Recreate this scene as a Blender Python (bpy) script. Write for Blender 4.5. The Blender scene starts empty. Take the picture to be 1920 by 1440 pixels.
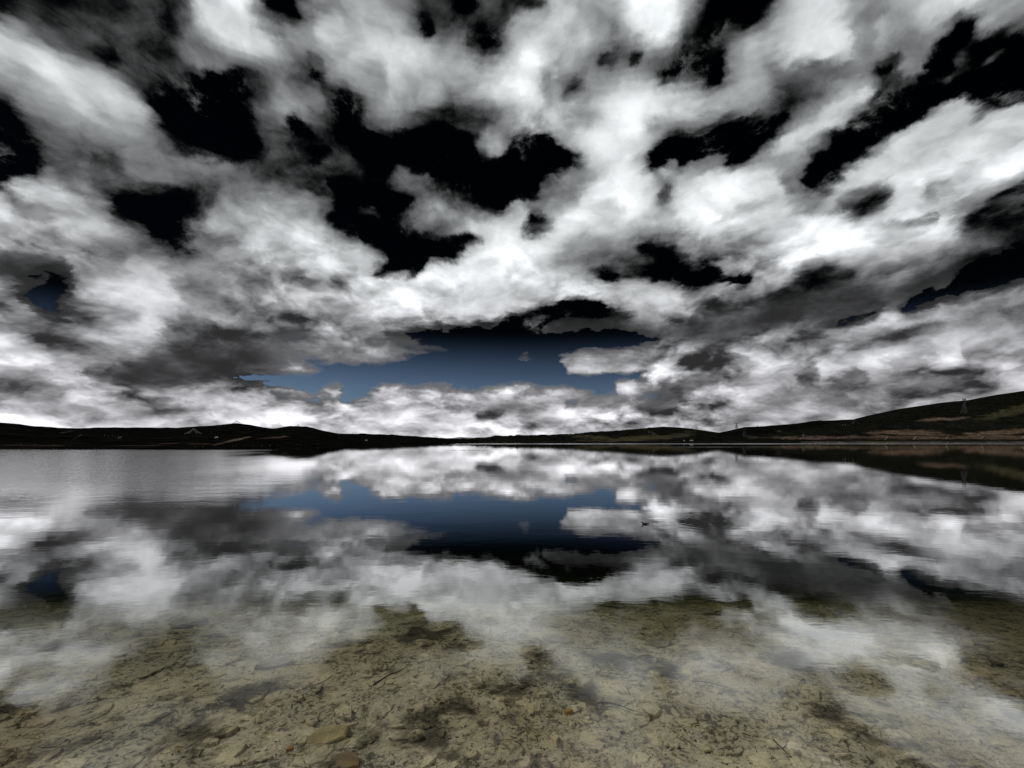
import bpy, bmesh, math, random
import numpy as np
from mathutils import Vector, Matrix

R = math.radians
random.seed(7)
rng = np.random.default_rng(7)
S = bpy.context.scene
COL = S.collection

# ------------------------------------------------------------------ camera
EYE = 2.0                      # metres above the water
FPX, HOR = 800.0, 828.0        # focal length and horizon row of the 1920 px wide photograph
cam_d = bpy.data.cameras.new('camera')
cam_d.sensor_width = 36.0
cam_d.lens = 36.0 * FPX / 1920.0
cam_d.shift_y = (HOR - 720.0) / 1920.0
cam_d.clip_start = 0.05
cam_d.clip_end = 60000
cam = bpy.data.objects.new('camera', cam_d)
cam.location = (0, 0, EYE)
cam.rotation_euler = (R(90), 0, 0)
COL.objects.link(cam)
S.camera = cam

# ------------------------------------------------------------------ exposure
S.view_settings.view_transform = 'Standard'
S.view_settings.look = 'None'
S.view_settings.exposure = -1.0
S.view_settings.gamma = 1.0
S.view_settings.use_curve_mapping = False
S.cycles.max_bounces = 6
S.cycles.transparent_max_bounces = 8
S.cycles.volume_bounces = 0
S.cycles.sample_clamp_indirect = 4.0

SUN_AZ, SUN_EL = -68.0, 40.0   # degrees: azimuth from +Y towards +X, elevation

# ------------------------------------------------------------------ node helpers
class G:
    """small helper to write node graphs"""
    def __init__(self, tree):
        self.t = tree
        self.x = 0
    def n(self, typ, **kw):
        nd = self.t.nodes.new(typ)
        self.x += 1
        nd.location = ((self.x % 40) * 180, -(self.x // 40) * 260)
        for k, v in kw.items():
            setattr(nd, k, v)
        return nd
    def put(self, sock, v):
        if isinstance(v, bpy.types.NodeSocket):
            self.t.links.new(v, sock)
        elif v is not None:
            sock.default_value = v
    def m(self, op, a, b=None, c=None, clamp=False):
        nd = self.n('ShaderNodeMath', operation=op, use_clamp=clamp)
        self.put(nd.inputs[0], a)
        self.put(nd.inputs[1], b)
        self.put(nd.inputs[2], c)
        return nd.outputs[0]
    def v(self, op, a, b=None, scale=None):
        nd = self.n('ShaderNodeVectorMath', operation=op)
        self.put(nd.inputs[0], a)
        if b is not None: self.put(nd.inputs[1], b)
        if scale is not None: self.put(nd.inputs['Scale'], scale)
        return nd.outputs['Value'] if op in ('LENGTH', 'DOT_PRODUCT', 'DISTANCE') else nd.outputs[0]
    def xyz(self, a):
        nd = self.n('ShaderNodeSeparateXYZ'); self.put(nd.inputs[0], a)
        return nd.outputs
    def comb(self, x, y, z):
        nd = self.n('ShaderNodeCombineXYZ')
        for i, q in enumerate((x, y, z)): self.put(nd.inputs[i], q)
        return nd.outputs[0]
    def ramp(self, x, a, b, c=0.0, d=1.0, smooth=True):
        nd = self.n('ShaderNodeMapRange', interpolation_type='SMOOTHSTEP' if smooth else 'LINEAR')
        nd.clamp = True
        for i, q in enumerate((x, a, b, c, d)): self.put(nd.inputs[i], q)
        return nd.outputs[0]
    def noise(self, vec, scale, detail=4, rough=0.5, dist=0.0, lac=2.0, out=0):
        nd = self.n('ShaderNodeTexNoise')
        self.put(nd.inputs['Vector'], vec)
        self.put(nd.inputs['Scale'], scale)
        nd.inputs['Detail'].default_value = detail
        nd.inputs['Roughness'].default_value = rough
        nd.inputs['Lacunarity'].default_value = lac
        nd.inputs['Distortion'].default_value = dist
        return nd.outputs[out]
    def voro(self, vec, scale, feature='F1', rnd=1.0, out=0, smooth=None):
        nd = self.n('ShaderNodeTexVoronoi', feature=feature)
        self.put(nd.inputs['Vector'], vec)
        self.put(nd.inputs['Scale'], scale)
        nd.inputs['Randomness'].default_value = rnd
        if smooth is not None: nd.inputs['Smoothness'].default_value = smooth
        return nd.outputs[out]
    def mixf(self, f, a, b):
        nd = self.n('ShaderNodeMix', data_type='FLOAT')
        self.put(nd.inputs[0], f); self.put(nd.inputs[2], a); self.put(nd.inputs[3], b)
        return nd.outputs[0]
    def mixc(self, f, a, b, blend='MIX'):
        nd = self.n('ShaderNodeMix', data_type='RGBA', blend_type=blend)
        self.put(nd.inputs[0], f)
        for i, q in ((6, a), (7, b)):
            if isinstance(q, tuple) and len(q) == 3: q = q + (1.0,)
            self.put(nd.inputs[i], q)
        return nd.outputs[2]

# ------------------------------------------------------------------ the cloud deck
# Brightness of the cloud deck, one digit per patch of sky (0 open sky, 9 brightest cloud).
# Columns step through azimuth, rows come down from high in the sky to the horizon.
DECK = """
232332323688 114565524243 276668994101 588855678865
744323224688 745577624312 877776853058 889977663033
776432323456 764558875523 898643421257 478754531200
468764324544 441567746677 777655412047 355551521310
356777410000 464125764568 874478888875 443772100001
145655520002 455205654124 887688755344 148720017876
023455543001 421401211146 456788620011 873104667766
044434555421 442241231032 002788354422 651037766777
254333555445 323333442110 026679757888 721678876777
777642011354 662501245221 457788838887 756435887652
666775300466 776501457678 468677678888 637878788742
567766523555 666765002158 767666146667 788854555443
232554574444 557762017477 776422102242 743456541101
512566785554 766568888777 666667764577 422233312134
552245665444 566678888887 420056754333 244224266565
745655773464 345545221000 101212333345 443555446544
676465532222 224455511000 014512464345 545776667455
757732122342 464101000000 002541664457 767575444457
444666556766 562645765567 776526335456 444444444765
777656566677 777676677756 565655456555 555555655555
777777777777 777777777777 777777776666 666655555555
"""

# single cloud heads, dark bases and breaks that are finer than the patches above:
# (column, row, half length, half height, tilt in degrees, brightness)
HEADS = [
 (720,742,42,13,-10,.86),(790,748,40,10,0,.7),(960,745,130,13,-5,.76),(880,760,80,9,0,.66),(645,745,26,16,-30,.66),(545,745,26,12,-20,.70),(1225,764,45,11,0,.31),(1180,715,20,27,10,.87),(1238,702,34,12,-40,.86),
 (1130,688,85,14,4,.76),(1200,668,95,10,-8,.62),(1070,757,17,6,0,.28),(915,779,25,8,0,.30),(1000,772,40,6,0,.45),(770,605,120,10,-2,.52),(650,490,58,30,-10,.80),(1800,202,48,16,-5,.86),(1630,330,62,18,-42,.84),
 (1230,35,46,38,0,.97),(1550,55,95,50,-20,.92),(1170,556,60,12,0,.75),(1230,565,70,24,5,.74),(1600,597,42,10,-15,.10),(1690,600,85,11,-8,.80),(1780,577,60,12,-10,.68),(1640,637,62,11,-5,.36),(1740,612,72,11,-8,.36),
 (1560,690,62,20,-20,.86),(1640,678,30,16,0,.86),(1770,676,36,15,-10,.88),(1900,700,20,17,0,.8),(1620,762,80,10,0,.43),(1880,412,62,48,-42,.24),(1610,380,56,22,-15,.30),(1760,380,40,22,-30,.9),(45,345,80,12,12,.72),
 (200,182,118,26,32,.75),(300,530,34,48,-30,.78),(280,617,46,22,10,.72),(420,612,34,11,0,.62),(75,662,42,11,-5,.73),(120,640,62,12,10,.42),(125,700,42,12,0,.79),(30,722,100,11,0,.42),(95,737,85,8,0,.43),
 (160,735,40,9,0,.72),(215,742,50,8,0,.45),(300,745,40,9,0,.46),(250,765,80,7,0,.72),(330,770,60,6,0,.5),(60,775,70,6,0,.46),(90,792,60,5,0,.75),(430,750,36,7,0,.5),(480,765,60,8,0,.8),
 (560,770,60,7,0,.62),(690,785,50,8,0,.58),(800,775,60,9,0,.8),(860,790,60,6,0,.62),(1000,795,60,6,0,.55),(1090,775,60,10,0,.85),(1150,790,60,5,0,.5),(1280,783,70,6,0,.46),(1330,795,60,5,0,.75),
 (1450,790,40,5,0,.85),(1470,745,50,14,0,.45),(1420,730,30,12,-40,.75),(1520,710,20,26,0,.4),(790,45,9,20,0,.2),(735,105,72,62,20,.82),(620,55,25,30,0,.78),(850,225,60,14,0,.3),(930,265,30,22,60,.66),
 (850,390,60,20,10,.5),(700,400,24,14,0,.3),(780,320,36,22,0,.48),(560,395,60,22,-10,.66),(520,330,70,16,20,.33),(980,440,90,30,10,.86),(1140,370,80,40,-25,.93),(1290,320,26,13,-40,.8),(1320,350,70,24,-10,.9),
 (1390,390,80,26,-15,.86),(1520,440,70,24,-20,.97),(1620,450,50,18,-20,.85),(1700,420,60,14,-20,.5),(684,402,24,13,0,.40),(1780,130,62,9,-30,.34),(1815,108,12,18,0,.30),(1872,120,42,8,-25,.30),(585,112,10,12,0,.16),
 (592,143,14,11,20,.08),(553,238,15,15,0,.0),(574,255,13,13,30,.04),(598,302,24,11,10,.05),(520,8,50,10,0,.03),(553,33,18,14,30,.08),(788,40,7,18,0,.10),(872,8,24,16,0,.0),(920,82,20,22,0,.06),
 (885,70,10,22,0,.15),(995,6,20,7,0,.15),(1187,112,10,14,50,.12),(1140,110,22,18,-30,.32),(1085,185,22,18,-30,.35),(350,628,62,28,-20,.40),(800,655,55,6,0,.34),(700,643,34,9,0,.5),(720,672,60,6,0,.42),
 (715,684,22,9,-20,.28),(1010,600,30,10,-20,.20),(1050,610,50,9,-20,.28),(1090,612,60,9,-12,.30),(1150,600,30,8,-10,.34),(985,668,20,8,0,.3),(1000,735,40,6,-8,.40),(845,470,14,7,0,.2),(830,420,34,22,0,.5),
 (900,440,60,26,-20,.82),(965,420,40,40,0,.9),(1010,425,16,20,-60,.2),(1260,300,26,10,-40,.78),(1330,305,40,14,-20,.55),(1480,292,40,14,-25,.62),(1545,275,28,10,-15,.35),(1650,290,40,14,-45,.5),(1690,270,30,14,-35,.72),
 (1700,345,60,22,-25,.86),(1760,390,44,18,-25,.92),(1752,352,5,24,30,.45),(1735,405,30,6,-20,.35),(1860,345,50,20,-25,.8),(1800,260,60,20,-15,.62),(1810,210,34,22,-20,.92),(100,60,80,20,5,.40),(230,40,60,30,10,.32),
 (215,90,14,40,10,.22),(300,80,40,50,20,.24),(410,30,60,34,35,.86),(470,75,40,26,35,.84),(380,110,70,24,35,.46),(90,125,50,14,28,.82),(20,60,26,20,30,.72),(140,230,90,18,15,.56),(250,260,70,26,35,.62),
 (120,300,70,20,20,.46),(200,320,40,26,0,.34),(310,330,60,22,15,.55),(400,315,60,18,20,.52),(70,380,110,20,10,.74),(160,400,60,18,12,.70),(60,430,90,14,5,.62),(140,460,80,10,8,.70),(30,490,60,26,0,.28),
 (180,500,60,20,0,.5),(400,480,90,24,-10,.55),(470,470,60,30,-10,.72),(560,500,50,20,0,.64),(570,440,40,24,-20,.80),(440,540,60,24,0,.48),(600,545,30,16,-30,.7),(560,570,60,14,0,.62),(430,590,50,14,10,.44),
 (500,610,60,20,0,.40),(630,610,50,14,-5,.6),
 (1130,25,50,36,-40,.60),(1030,165,17,44,-10,.60),(1085,245,40,14,-30,.55),(1230,235,34,13,-30,.52),(1072,330,24,28,-30,.56),(1060,380,40,28,-40,.48),(1130,395,30,22,0,.60),(1250,358,13,26,10,.29),(1400,397,50,12,-15,.66),
 (1085,462,48,22,-20,.58),(1100,492,60,12,-10,.57),(1250,440,40,13,10,.50),(1300,452,58,13,5,.55),(1390,450,50,14,0,.58),(1350,478,50,9,0,.54),(1200,577,50,12,0,.62),(920,522,42,16,-20,.62),(640,527,28,22,-30,.46),(560,520,38,18,0,.50),(508,484,30,13,10,.46),
 (1540,130,82,25,-10,.43),(1630,60,18,38,0,.52),(1642,20,48,18,0,.50),(1705,90,46,36,-20,.54),(1760,275,58,16,-10,.52),(1860,250,60,18,0,.64),(1475,345,16,25,0,.37),(1460,310,30,18,0,.58),(1665,115,24,11,-45,.10),(1880,20,60,18,-10,.58),(790,165,40,50,0,.72),(690,140,30,40,0,.58),(600,180,30,20,0,.52),(1000,60,40,40,-60,.78),(1045,95,30,40,-60,.72),(700,230,30,14,0,.5),(780,230,50,12,0,.58),
]

# outlines of the larger shapes of the deck: (brightness, softness, outline)
SHAPES = [
 (.76, 12, [(1710,245),(1740,215),(1775,192),(1810,190),(1828,203),(1870,190),(1920,170),(1960,170),(1960,260),(1840,290),(1760,310),(1690,320),(1620,350),(1560,400),(1530,395),(1545,360),(1590,315),(1640,285)]),
 (.88, 15, [(660,535),(690,515),(720,512),(780,525),(790,500),(815,490),(850,495),(880,470),(900,455),(940,470),(960,500),(1010,520),(1090,530),(1140,535),(1120,548),(1040,565),(940,598),(880,600),(790,600),(720,590),(690,560)]),
 (.93, 9, [(1460,500),(1470,455),(1510,425),(1545,415),(1600,425),(1640,430),(1600,460),(1560,480),(1520,480),(1480,500)]),
 (.23, 13, [(169,699),(233,693),(292,672),(344,655),(400,655),(480,655),(540,650),(590,668),(600,682),(540,690),(480,682),(430,690),(410,715),(395,722),(320,725),(240,718)]),
 (.26, 12, [(1235,620),(1300,600),(1370,590),(1440,575),(1480,545),(1520,510),(1560,500),(1600,520),(1605,550),(1580,570),(1530,585),(1490,580),(1470,600),(1400,630),(1330,638),(1270,635)]),
 (.33, 8, [(1190,765),(1210,735),(1260,715),(1320,700),(1360,690),(1350,710),(1300,725),(1280,745),(1260,765)]),
 (.38, 7, [(1660,720),(1690,700),(1730,685),(1740,700),(1790,690),(1830,700),(1845,712),(1810,725),(1760,740),(1680,742)]),
 (.37, 8, [(1520,745),(1550,725),(1570,708),(1605,690),(1610,720),(1590,735),(1540,755)]),
 (-.02, 7, [(300,181),(341,175),(367,175),(402,163),(431,157),(461,157),(466,181),(455,210),(437,242),(449,262),(469,292),(455,300),(426,289),(394,271),(364,251),(344,227),(306,213)]),
 (-.02, 7, [(224,373),(262,375),(289,385),(315,388),(347,399),(344,420),(332,425),(306,442),(289,448),(286,427),(262,410),(239,391)]),
 (.0, 16, [(-60,215),(0,222),(17,239),(32,271),(35,315),(20,338),(0,344),(-60,350)]),
 (-.02, 8, [(597,163),(632,175),(655,181),(670,201),(667,222),(678,248),(707,254),(731,268),(772,262),(830,251),(888,254),(891,300),(917,309),(960,300),(977,259),(1001,259),(1039,271),(1042,289),(1085,294),(1056,324),(1018,329),(1007,359),(998,376),(960,379),(935,373),(900,344),(824,335),(780,318),(771,300),(731,312),(702,318),(696,292),(681,262),(646,248),(635,222),(614,198)]),
 (.0, 7, [(620,350),(667,359),(702,367),(728,367),(760,367),(766,376),(754,391),(722,408),(757,436),(789,445),(824,451),(859,442),(888,448),(859,477),(850,495),(815,489),(789,500),(780,527),(760,512),(731,512),(707,518),(696,500),(716,495),(722,462),(684,454),(672,427),(652,433),(637,410),(637,396)]),
 (.0, 6, [(1228,143),(1252,128),(1275,111),(1284,99),(1298,111),(1281,131),(1275,143),(1254,157)]),
 (.0, 6, [(1313,131),(1339,117),(1356,87),(1365,96),(1362,125),(1348,146),(1333,149)]),
 (.02, 10, [(1324,58),(1348,29),(1356,-20),(1440,-20),(1426,17),(1397,41),(1380,23),(1359,52),(1342,70)]),
 (-.02, 7, [(1214,294),(1231,271),(1254,254),(1284,248),(1324,236),(1368,224),(1440,224),(1470,215),(1460,235),(1440,257),(1426,271),(1418,297),(1380,315),(1362,309),(1383,283),(1365,268),(1339,283),(1310,289),(1266,289),(1231,309),(1219,326)]),
 (-.02, 8, [(1638,181),(1667,172),(1720,175),(1729,163),(1714,146),(1749,128),(1732,114),(1761,76),(1790,47),(1836,44),(1816,67),(1848,73),(1883,67),(1960,64),(1960,150),(1903,181),(1871,187),(1828,201),(1807,187),(1775,190),(1732,216),(1711,236),(1673,245),(1644,259),(1632,280),(1615,294),(1583,312),(1562,341),(1536,364),(1504,359),(1513,326),(1525,292),(1568,277),(1577,262),(1562,239),(1586,230),(1615,213),(1632,198)]),
 (.85, 8, [(1445,265),(1480,240),(1530,218),(1570,195),(1620,175),(1632,180),(1610,200),(1570,225),(1540,245),(1490,270),(1455,280)]),
 (.0, 8, [(1960,450),(1904,468),(1871,486),(1839,486),(1813,497),(1807,527),(1787,547),(1761,544),(1755,527),(1743,544),(1720,550),(1702,570),(1682,585),(1732,576),(1775,567),(1813,550),(1854,541),(1886,530),(1960,515)]),
 (.08, 7, [(1565,602),(1603,585),(1644,570),(1667,567),(1644,585),(1621,600),(1597,614)]),
 (.0, 6, [(1202,462),(1234,474),(1269,477),(1252,489),(1269,500),(1304,509),(1345,483),(1330,500),(1336,515),(1377,509),(1406,512),(1412,524),(1391,535),(1374,532),(1333,518),(1310,530),(1287,538),(1266,527),(1228,527),(1190,518),(1135,522),(1112,512),(1150,507),(1176,514),(1217,510),(1240,503),(1222,480)]),
 (-.03, 7, [(960,588),(1004,582),(1047,567),(1082,560),(1123,562),(1135,579),(1164,585),(1184,594),(1170,606),(1141,602),(1112,606),(1085,616),(1062,626),(1018,622),(989,630),(960,640),(801,634),(742,632),(719,623),(760,626),(801,620),(853,614),(906,605),(935,597)]),
 (-.15, 7, [(625,690),(700,682),(760,684),(800,672),(860,652),(960,632),(1060,626),(1160,622),(1250,632),(1240,640),(1140,652),(1060,662),(1045,670),(1060,690),(1068,700),(1085,708),(1110,704),(1180,702),(1215,698),(1212,712),(1195,708),(1160,714),(1150,735),(1130,735),(1085,728),(1020,722),(990,716),(900,716),(860,730),(830,718),(770,718),(735,716),(700,726),(680,748),(655,750),(650,735),(640,722),(625,722)]),
 (-.12, 6, [(440,703),(480,700),(540,704),(625,706),(600,716),(620,725),(590,737),(560,728),(520,728),(490,720),(440,716)]),
 (.10, 6, [(38,538),(52,527),(87,506),(108,503),(122,515),(114,535),(114,556),(140,573),(131,585),(111,597),(87,591),(64,579),(35,570),(44,559)]),
]

def build_deck():
    """the deck as brightness on an 8-unit lattice (columns, rows of the patches above)"""
    a = np.array([[int(c) for c in r.replace(' ', '')] for r in DECK.strip().split('\n')], float) / 9.0
    X, Y = np.meshgrid(np.arange(-16, 1944, 8.0), np.arange(-40, 880, 8.0))
    cx = (X - 20) / 40; cy = (Y - 20) / 40
    x0 = np.floor(cx).astype(int); y0 = np.floor(cy).astype(int); fx = cx - x0; fy = cy - y0
    H, Wd = a.shape
    def w4(t): return [(-t ** 3 + 3 * t * t - 3 * t + 1) / 6, (3 * t ** 3 - 6 * t * t + 4) / 6, (-3 * t ** 3 + 3 * t * t + 3 * t + 1) / 6, t ** 3 / 6]
    wx, wy = w4(fx), w4(fy)
    V = 0
    for j in range(4):
        for i in range(4):
            V = V + wy[j] * wx[i] * a[np.clip(y0 + j - 1, 0, H - 1), np.clip(x0 + i - 1, 0, Wd - 1)]
    V = (V - 0.5) * 1.12 + 0.5
    def stroke(V, hx, hy, rx, ry, rot, b):
        c, s_ = math.cos(R(rot)), math.sin(R(rot))
        dx_ = X - hx; dy_ = Y - hy
        r = np.hypot((dx_ * c + dy_ * s_) / rx, (-dx_ * s_ + dy_ * c) / ry)
        k = np.clip((1.45 - r) / 0.95, 0, 1); k = k * k * (3 - 2 * k) * 0.8
        return V + (b - V) * k
    for h in HEADS: V = stroke(V, *h)
    for b, soft, P in SHAPES:
        P = np.array(P, float); d2 = np.full(X.shape, 1e12); ins = np.zeros(X.shape, bool)
        for (ax, ay), (bx, by) in zip(P, np.roll(P, -1, 0)):
            ex, ey = bx - ax, by - ay
            t = np.clip(((X - ax) * ex + (Y - ay) * ey) / (ex * ex + ey * ey), 0, 1)
            d2 = np.minimum(d2, (X - ax - t * ex) ** 2 + (Y - ay - t * ey) ** 2)
            cr = (ay > Y) != (by > Y)
            with np.errstate(divide='ignore', invalid='ignore'):
                ins ^= cr & (X < ax + (Y - ay) / (by - ay) * ex)
        sd = np.where(ins, 1, -1) * np.sqrt(d2)
        soft = soft * (1.45 if b < 0.1 and P[:, 1].max() < 560 else 1.0)
        k = np.clip((sd + soft) / (2 * soft), 0, 1); k = k * k * (3 - 2 * k) * 0.92
        V = V + (b - V) * k
    for h in HEADS:
        if h[5] in LATE: V = stroke(V, *h)
    return V
LATE = (.34, .30, .40, .28, .20, .3, .42)            # wisps and dusky scraps that drift across the breaks
DK = build_deck()
def deck_lookup(u, w):
    x = min(max((FPX * u + 960.0 + 16) / 8, 0), DK.shape[1] - 1.001); y = min(max((HOR - FPX * w + 40) / 8, 0), DK.shape[0] - 1.001)
    i, j = int(x), int(y); fx, fy = x - i, y - j
    return float((DK[j, i] * (1 - fx) + DK[j, i + 1] * fx) * (1 - fy) + (DK[j + 1, i] * (1 - fx) + DK[j + 1, i + 1] * fx) * fy)

# ------------------------------------------------------------------ world: Nishita sky behind a broken cloud deck
W = bpy.data.worlds.new('World')
S.world = W
W.use_nodes = True
W.cycles.sampling_method = 'MANUAL'
W.cycles.sample_map_resolution = 512
W.node_tree.nodes.clear()
g = G(W.node_tree)
D = g.n('ShaderNodeTexCoord').outputs['Generated']
dx, dy, dz = g.xyz(D)[0:3]
dzp = g.m('MAXIMUM', dz, 0.0)
az = g.m('ARCTAN2', dx, dy)
flat = g.m('MAXIMUM', g.m('SQRT', g.m('ADD', g.m('MULTIPLY', dx, dx), g.m('MULTIPLY', dy, dy))), 1e-4)
tel = g.m('DIVIDE', dzp, flat)                       # slope of the line of sight
# the deck as a plane overhead, softened at the horizon where cloud sides show
den = g.m('MULTIPLY_ADD', dzp, 0.82, 0.34)
qx = g.m('DIVIDE', dx, den); qy = g.m('DIVIDE', dy, den)
Q = g.comb(qx, qy, 0.0)
wq = g.noise(Q, 1.5, 3, 0.5, out=1)
Qw = g.v('ADD', Q, g.v('SCALE', g.v('SUBTRACT', wq, (0.5, 0.5, 0.5)), scale=0.22))
# ragged edges: push the deck about with turbulence
wn = g.noise(Qw, 6.0, 8, 0.62, out=1)
wx, wy, wz = g.xyz(wn)[0:3]
az2 = g.m('ADD', az, g.m('MULTIPLY', g.m('SUBTRACT', wx, 0.5), 0.115))
tel2 = g.m('ADD', tel, g.m('MULTIPLY', g.m('SUBTRACT', wy, 0.5), g.m('MULTIPLY_ADD', g.m('MINIMUM', tel, 0.6), 0.16, 0.014)))
tel2 = g.m('MAXIMUM', tel2, 0.0)
AZM = R(56)
azn = g.ramp(az2, -AZM, AZM, 0.0, 1.0, smooth=False)
TROWS = [0.012 + 0.0115 * i for i in range(30)] + [0.357 + 0.019 * i for i in range(38)]
NCOL = 181
acc = None
for i, t in enumerate(TROWS):
    fc = g.n('ShaderNodeFloatCurve')
    cu = fc.mapping.curves[0]
    vals = []
    for k in range(NCOL):
        a_ = -AZM + 2 * AZM * k / (NCOL - 1)
        vals.append((deck_lookup(math.tan(a_), t / math.cos(a_)) + 0.15) / 1.2)
    cu.points[0].location = (0.0, vals[0]); cu.points[1].location = (1.0, vals[-1])
    for k in range(1, NCOL - 1):
        cu.points.new(k / (NCOL - 1), vals[k])
    fc.mapping.update()
    g.put(fc.inputs['Value'], azn)
    o = fc.outputs[0]
    acc = o if acc is None else g.mixf(g.ramp(tel2, TROWS[i - 1], t), acc, o)
# away from the view the deck goes on with the same mean and the same breaks
gen = g.ramp(g.noise(Qw, 0.9, 4, 0.55), 0.36, 0.62, 0.05, 0.95)
side = g.m('MULTIPLY', g.ramp(g.m('ABSOLUTE', az), R(52), R(62), 1, 0), g.ramp(tel, 1.00, 1.25, 1, 0))
gen = g.m('MAXIMUM', gen, g.ramp(tel, 0.22, 0.40, 0.34, 0.0))
tone = g.mixf(side, gen, g.m('MULTIPLY_ADD', acc, 1.2, -0.15))
# billows: heads lit from above, shaded below
low = g.ramp(tel, 0.05, 0.22, 1.0, 0.0)              # towards the horizon more heads show side on
Q2 = g.v('ADD', Qw, g.v('SCALE', g.v('SUBTRACT', wn, (0.5, 0.5, 0.5)), scale=0.08))
n1 = g.noise(Q2, 4.6, 12, 0.63)
def heads(vec):
    """rounded cauliflower heads: domes with creases between them, in three sizes"""
    nd = g.n('ShaderNodeTexVoronoi', feature='F1', voronoi_dimensions='2D', normalize=True)
    g.put(nd.inputs['Vector'], vec)
    nd.inputs['Scale'].default_value = 3.6; nd.inputs['Detail'].default_value = 3.2
    nd.inputs['Roughness'].default_value = 0.52; nd.inputs['Lacunarity'].default_value = 2.1
    d_ = nd.outputs['Distance']
    return g.m('SUBTRACT', 1.0, g.m('MULTIPLY', d_, 1.3))
n1s = g.noise(Q2, 3.4, 5, 0.5)
n2 = g.noise(g.v('SCALE', Q2, scale=0.955), 3.4, 5, 0.5)
Q3 = g.v('ADD', Q, g.v('SCALE', g.v('SUBTRACT', wn, (0.5, 0.5, 0.5)), scale=0.13))
b1 = heads(Q3)
b2 = heads(g.v('SCALE', Q3, scale=0.965))
lumpy = g.ramp(g.noise(Q, 1.7, 2, 0.5), 0.38, 0.62, 0.12, 0.80)       # some cloud is lumpy, some smooth
relief = g.m('ADD', g.m('MULTIPLY', g.m('SUBTRACT', n1s, n2), 0.55), g.m('MULTIPLY', g.m('SUBTRACT', b1, b2), lumpy))
edge = g.m('MULTIPLY', g.ramp(tone, 0.0, 0.22), g.ramp(tone, 0.35, 0.75, 1.0, 0.0))
amp = g.m('MULTIPLY_ADD', edge, 0.25, g.mixf(g.ramp(tone, 0.02, 0.30), 0.9, g.ramp(tel, 0.25, 0.6, 0.46, 0.50)))
amp = g.m('MULTIPLY_ADD', low, 0.14, amp)
dk = g.m('MULTIPLY', g.ramp(tone, 0.12, 0.2), g.ramp(tone, 0.25, 0.4, 1, 0))
amp = g.m('MULTIPLY', amp, g.m('MULTIPLY_ADD', g.m('MULTIPLY', dk, low), -0.5, 1.0))
L = g.m('MULTIPLY_ADD', g.m('SUBTRACT', n1, 0.5), amp, tone)
L = g.m('MULTIPLY_ADD', g.m('SUBTRACT', b1, 0.55), g.m('MULTIPLY', g.ramp(tone, 0.05, 0.35), g.ramp(tel, 0.20, 0.5, 0.15, 0.07)), L)
L = g.m('MULTIPLY_ADD', relief, g.m('MULTIPLY', g.mixf(g.ramp(tone, 0.2, 0.5), 0.3, 1.25), g.ramp(tel, 0.25, 0.65, 1.1, 0.9)), L)
L = g.m('MULTIPLY_ADD', L, 1.24, -0.185)
# torn scraps adrift in the breaks, and the quick brightening just inside a cloud's edge
nw = g.noise(Q2, 8.0, 10, 0.66)
scrap = g.m('MULTIPLY', g.m('MAXIMUM', g.m('SUBTRACT', nw, 0.50), 0.0), g.ramp(tone, 0.02, 0.34, 2.7, 0.0))
L = g.m('ADD', L, g.m('MULTIPLY', scrap, g.ramp(tel, 0.20, 0.34, 0.35, 1.0)))
L = g.m('MULTIPLY_ADD', g.m('MULTIPLY', g.ramp(L, 0.10, 0.34), g.ramp(L, 0.30, 0.80, 1.0, 0.0)), 0.05, L)
fine = g.noise(Q2, 17.0, 7, 0.6)
L = g.m('MULTIPLY_ADD', g.m('SUBTRACT', fine, 0.5), g.m('MULTIPLY', g.ramp(tone, 0.05, 0.3), 0.17), L)
L = g.m('MINIMUM', g.m('MAXIMUM', L, 0.0), 1.06)
# only in one place does the low sky break open; elsewhere a dark base closes it
brk = g.m('MULTIPLY', g.ramp(g.m('ABSOLUTE', g.m('ADD', az, R(5))), R(20), R(27), 1, 0), g.m('MULTIPLY', g.ramp(tel, 0.06, 0.10), g.ramp(tel, 0.18, 0.26, 1, 0)))
shut = g.m('MULTIPLY', g.ramp(tel, 0.26, 0.32, 1, 0), g.m('MULTIPLY', g.ramp(tone, 0.10, 0.16), g.m('SUBTRACT', 1.0, g.ramp(brk, 0.3, 0.8))))
floor_ = g.m('ADD', g.m('MULTIPLY_ADD', g.m('SUBTRACT', n1, 0.5), 0.55, g.m('MULTIPLY', relief, 0.5)), g.m('MULTIPLY', g.m('MAXIMUM', tone, 0.23), 0.95))
L = g.mixf(g.m('MULTIPLY', shut, g.ramp(tone, 0.30, 0.46, 1.0, 0.0)), L, floor_)
L = g.mixf(shut, L, g.m('SMOOTH_MAX', L, 0.20, 0.12))
L = g.m('MULTIPLY', L, g.ramp(tel, 0.16, 0.32, 1.06, 1.0))
cover = g.m('MAXIMUM', g.ramp(L, 0.0, g.mixf(brk, 0.24, 0.40)), shut)
thin = g.m('MULTIPLY', g.ramp(L, 0.0, 0.40, 0.44, 0.0), brk)
L = g.m('ADD', L, thin)
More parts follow.
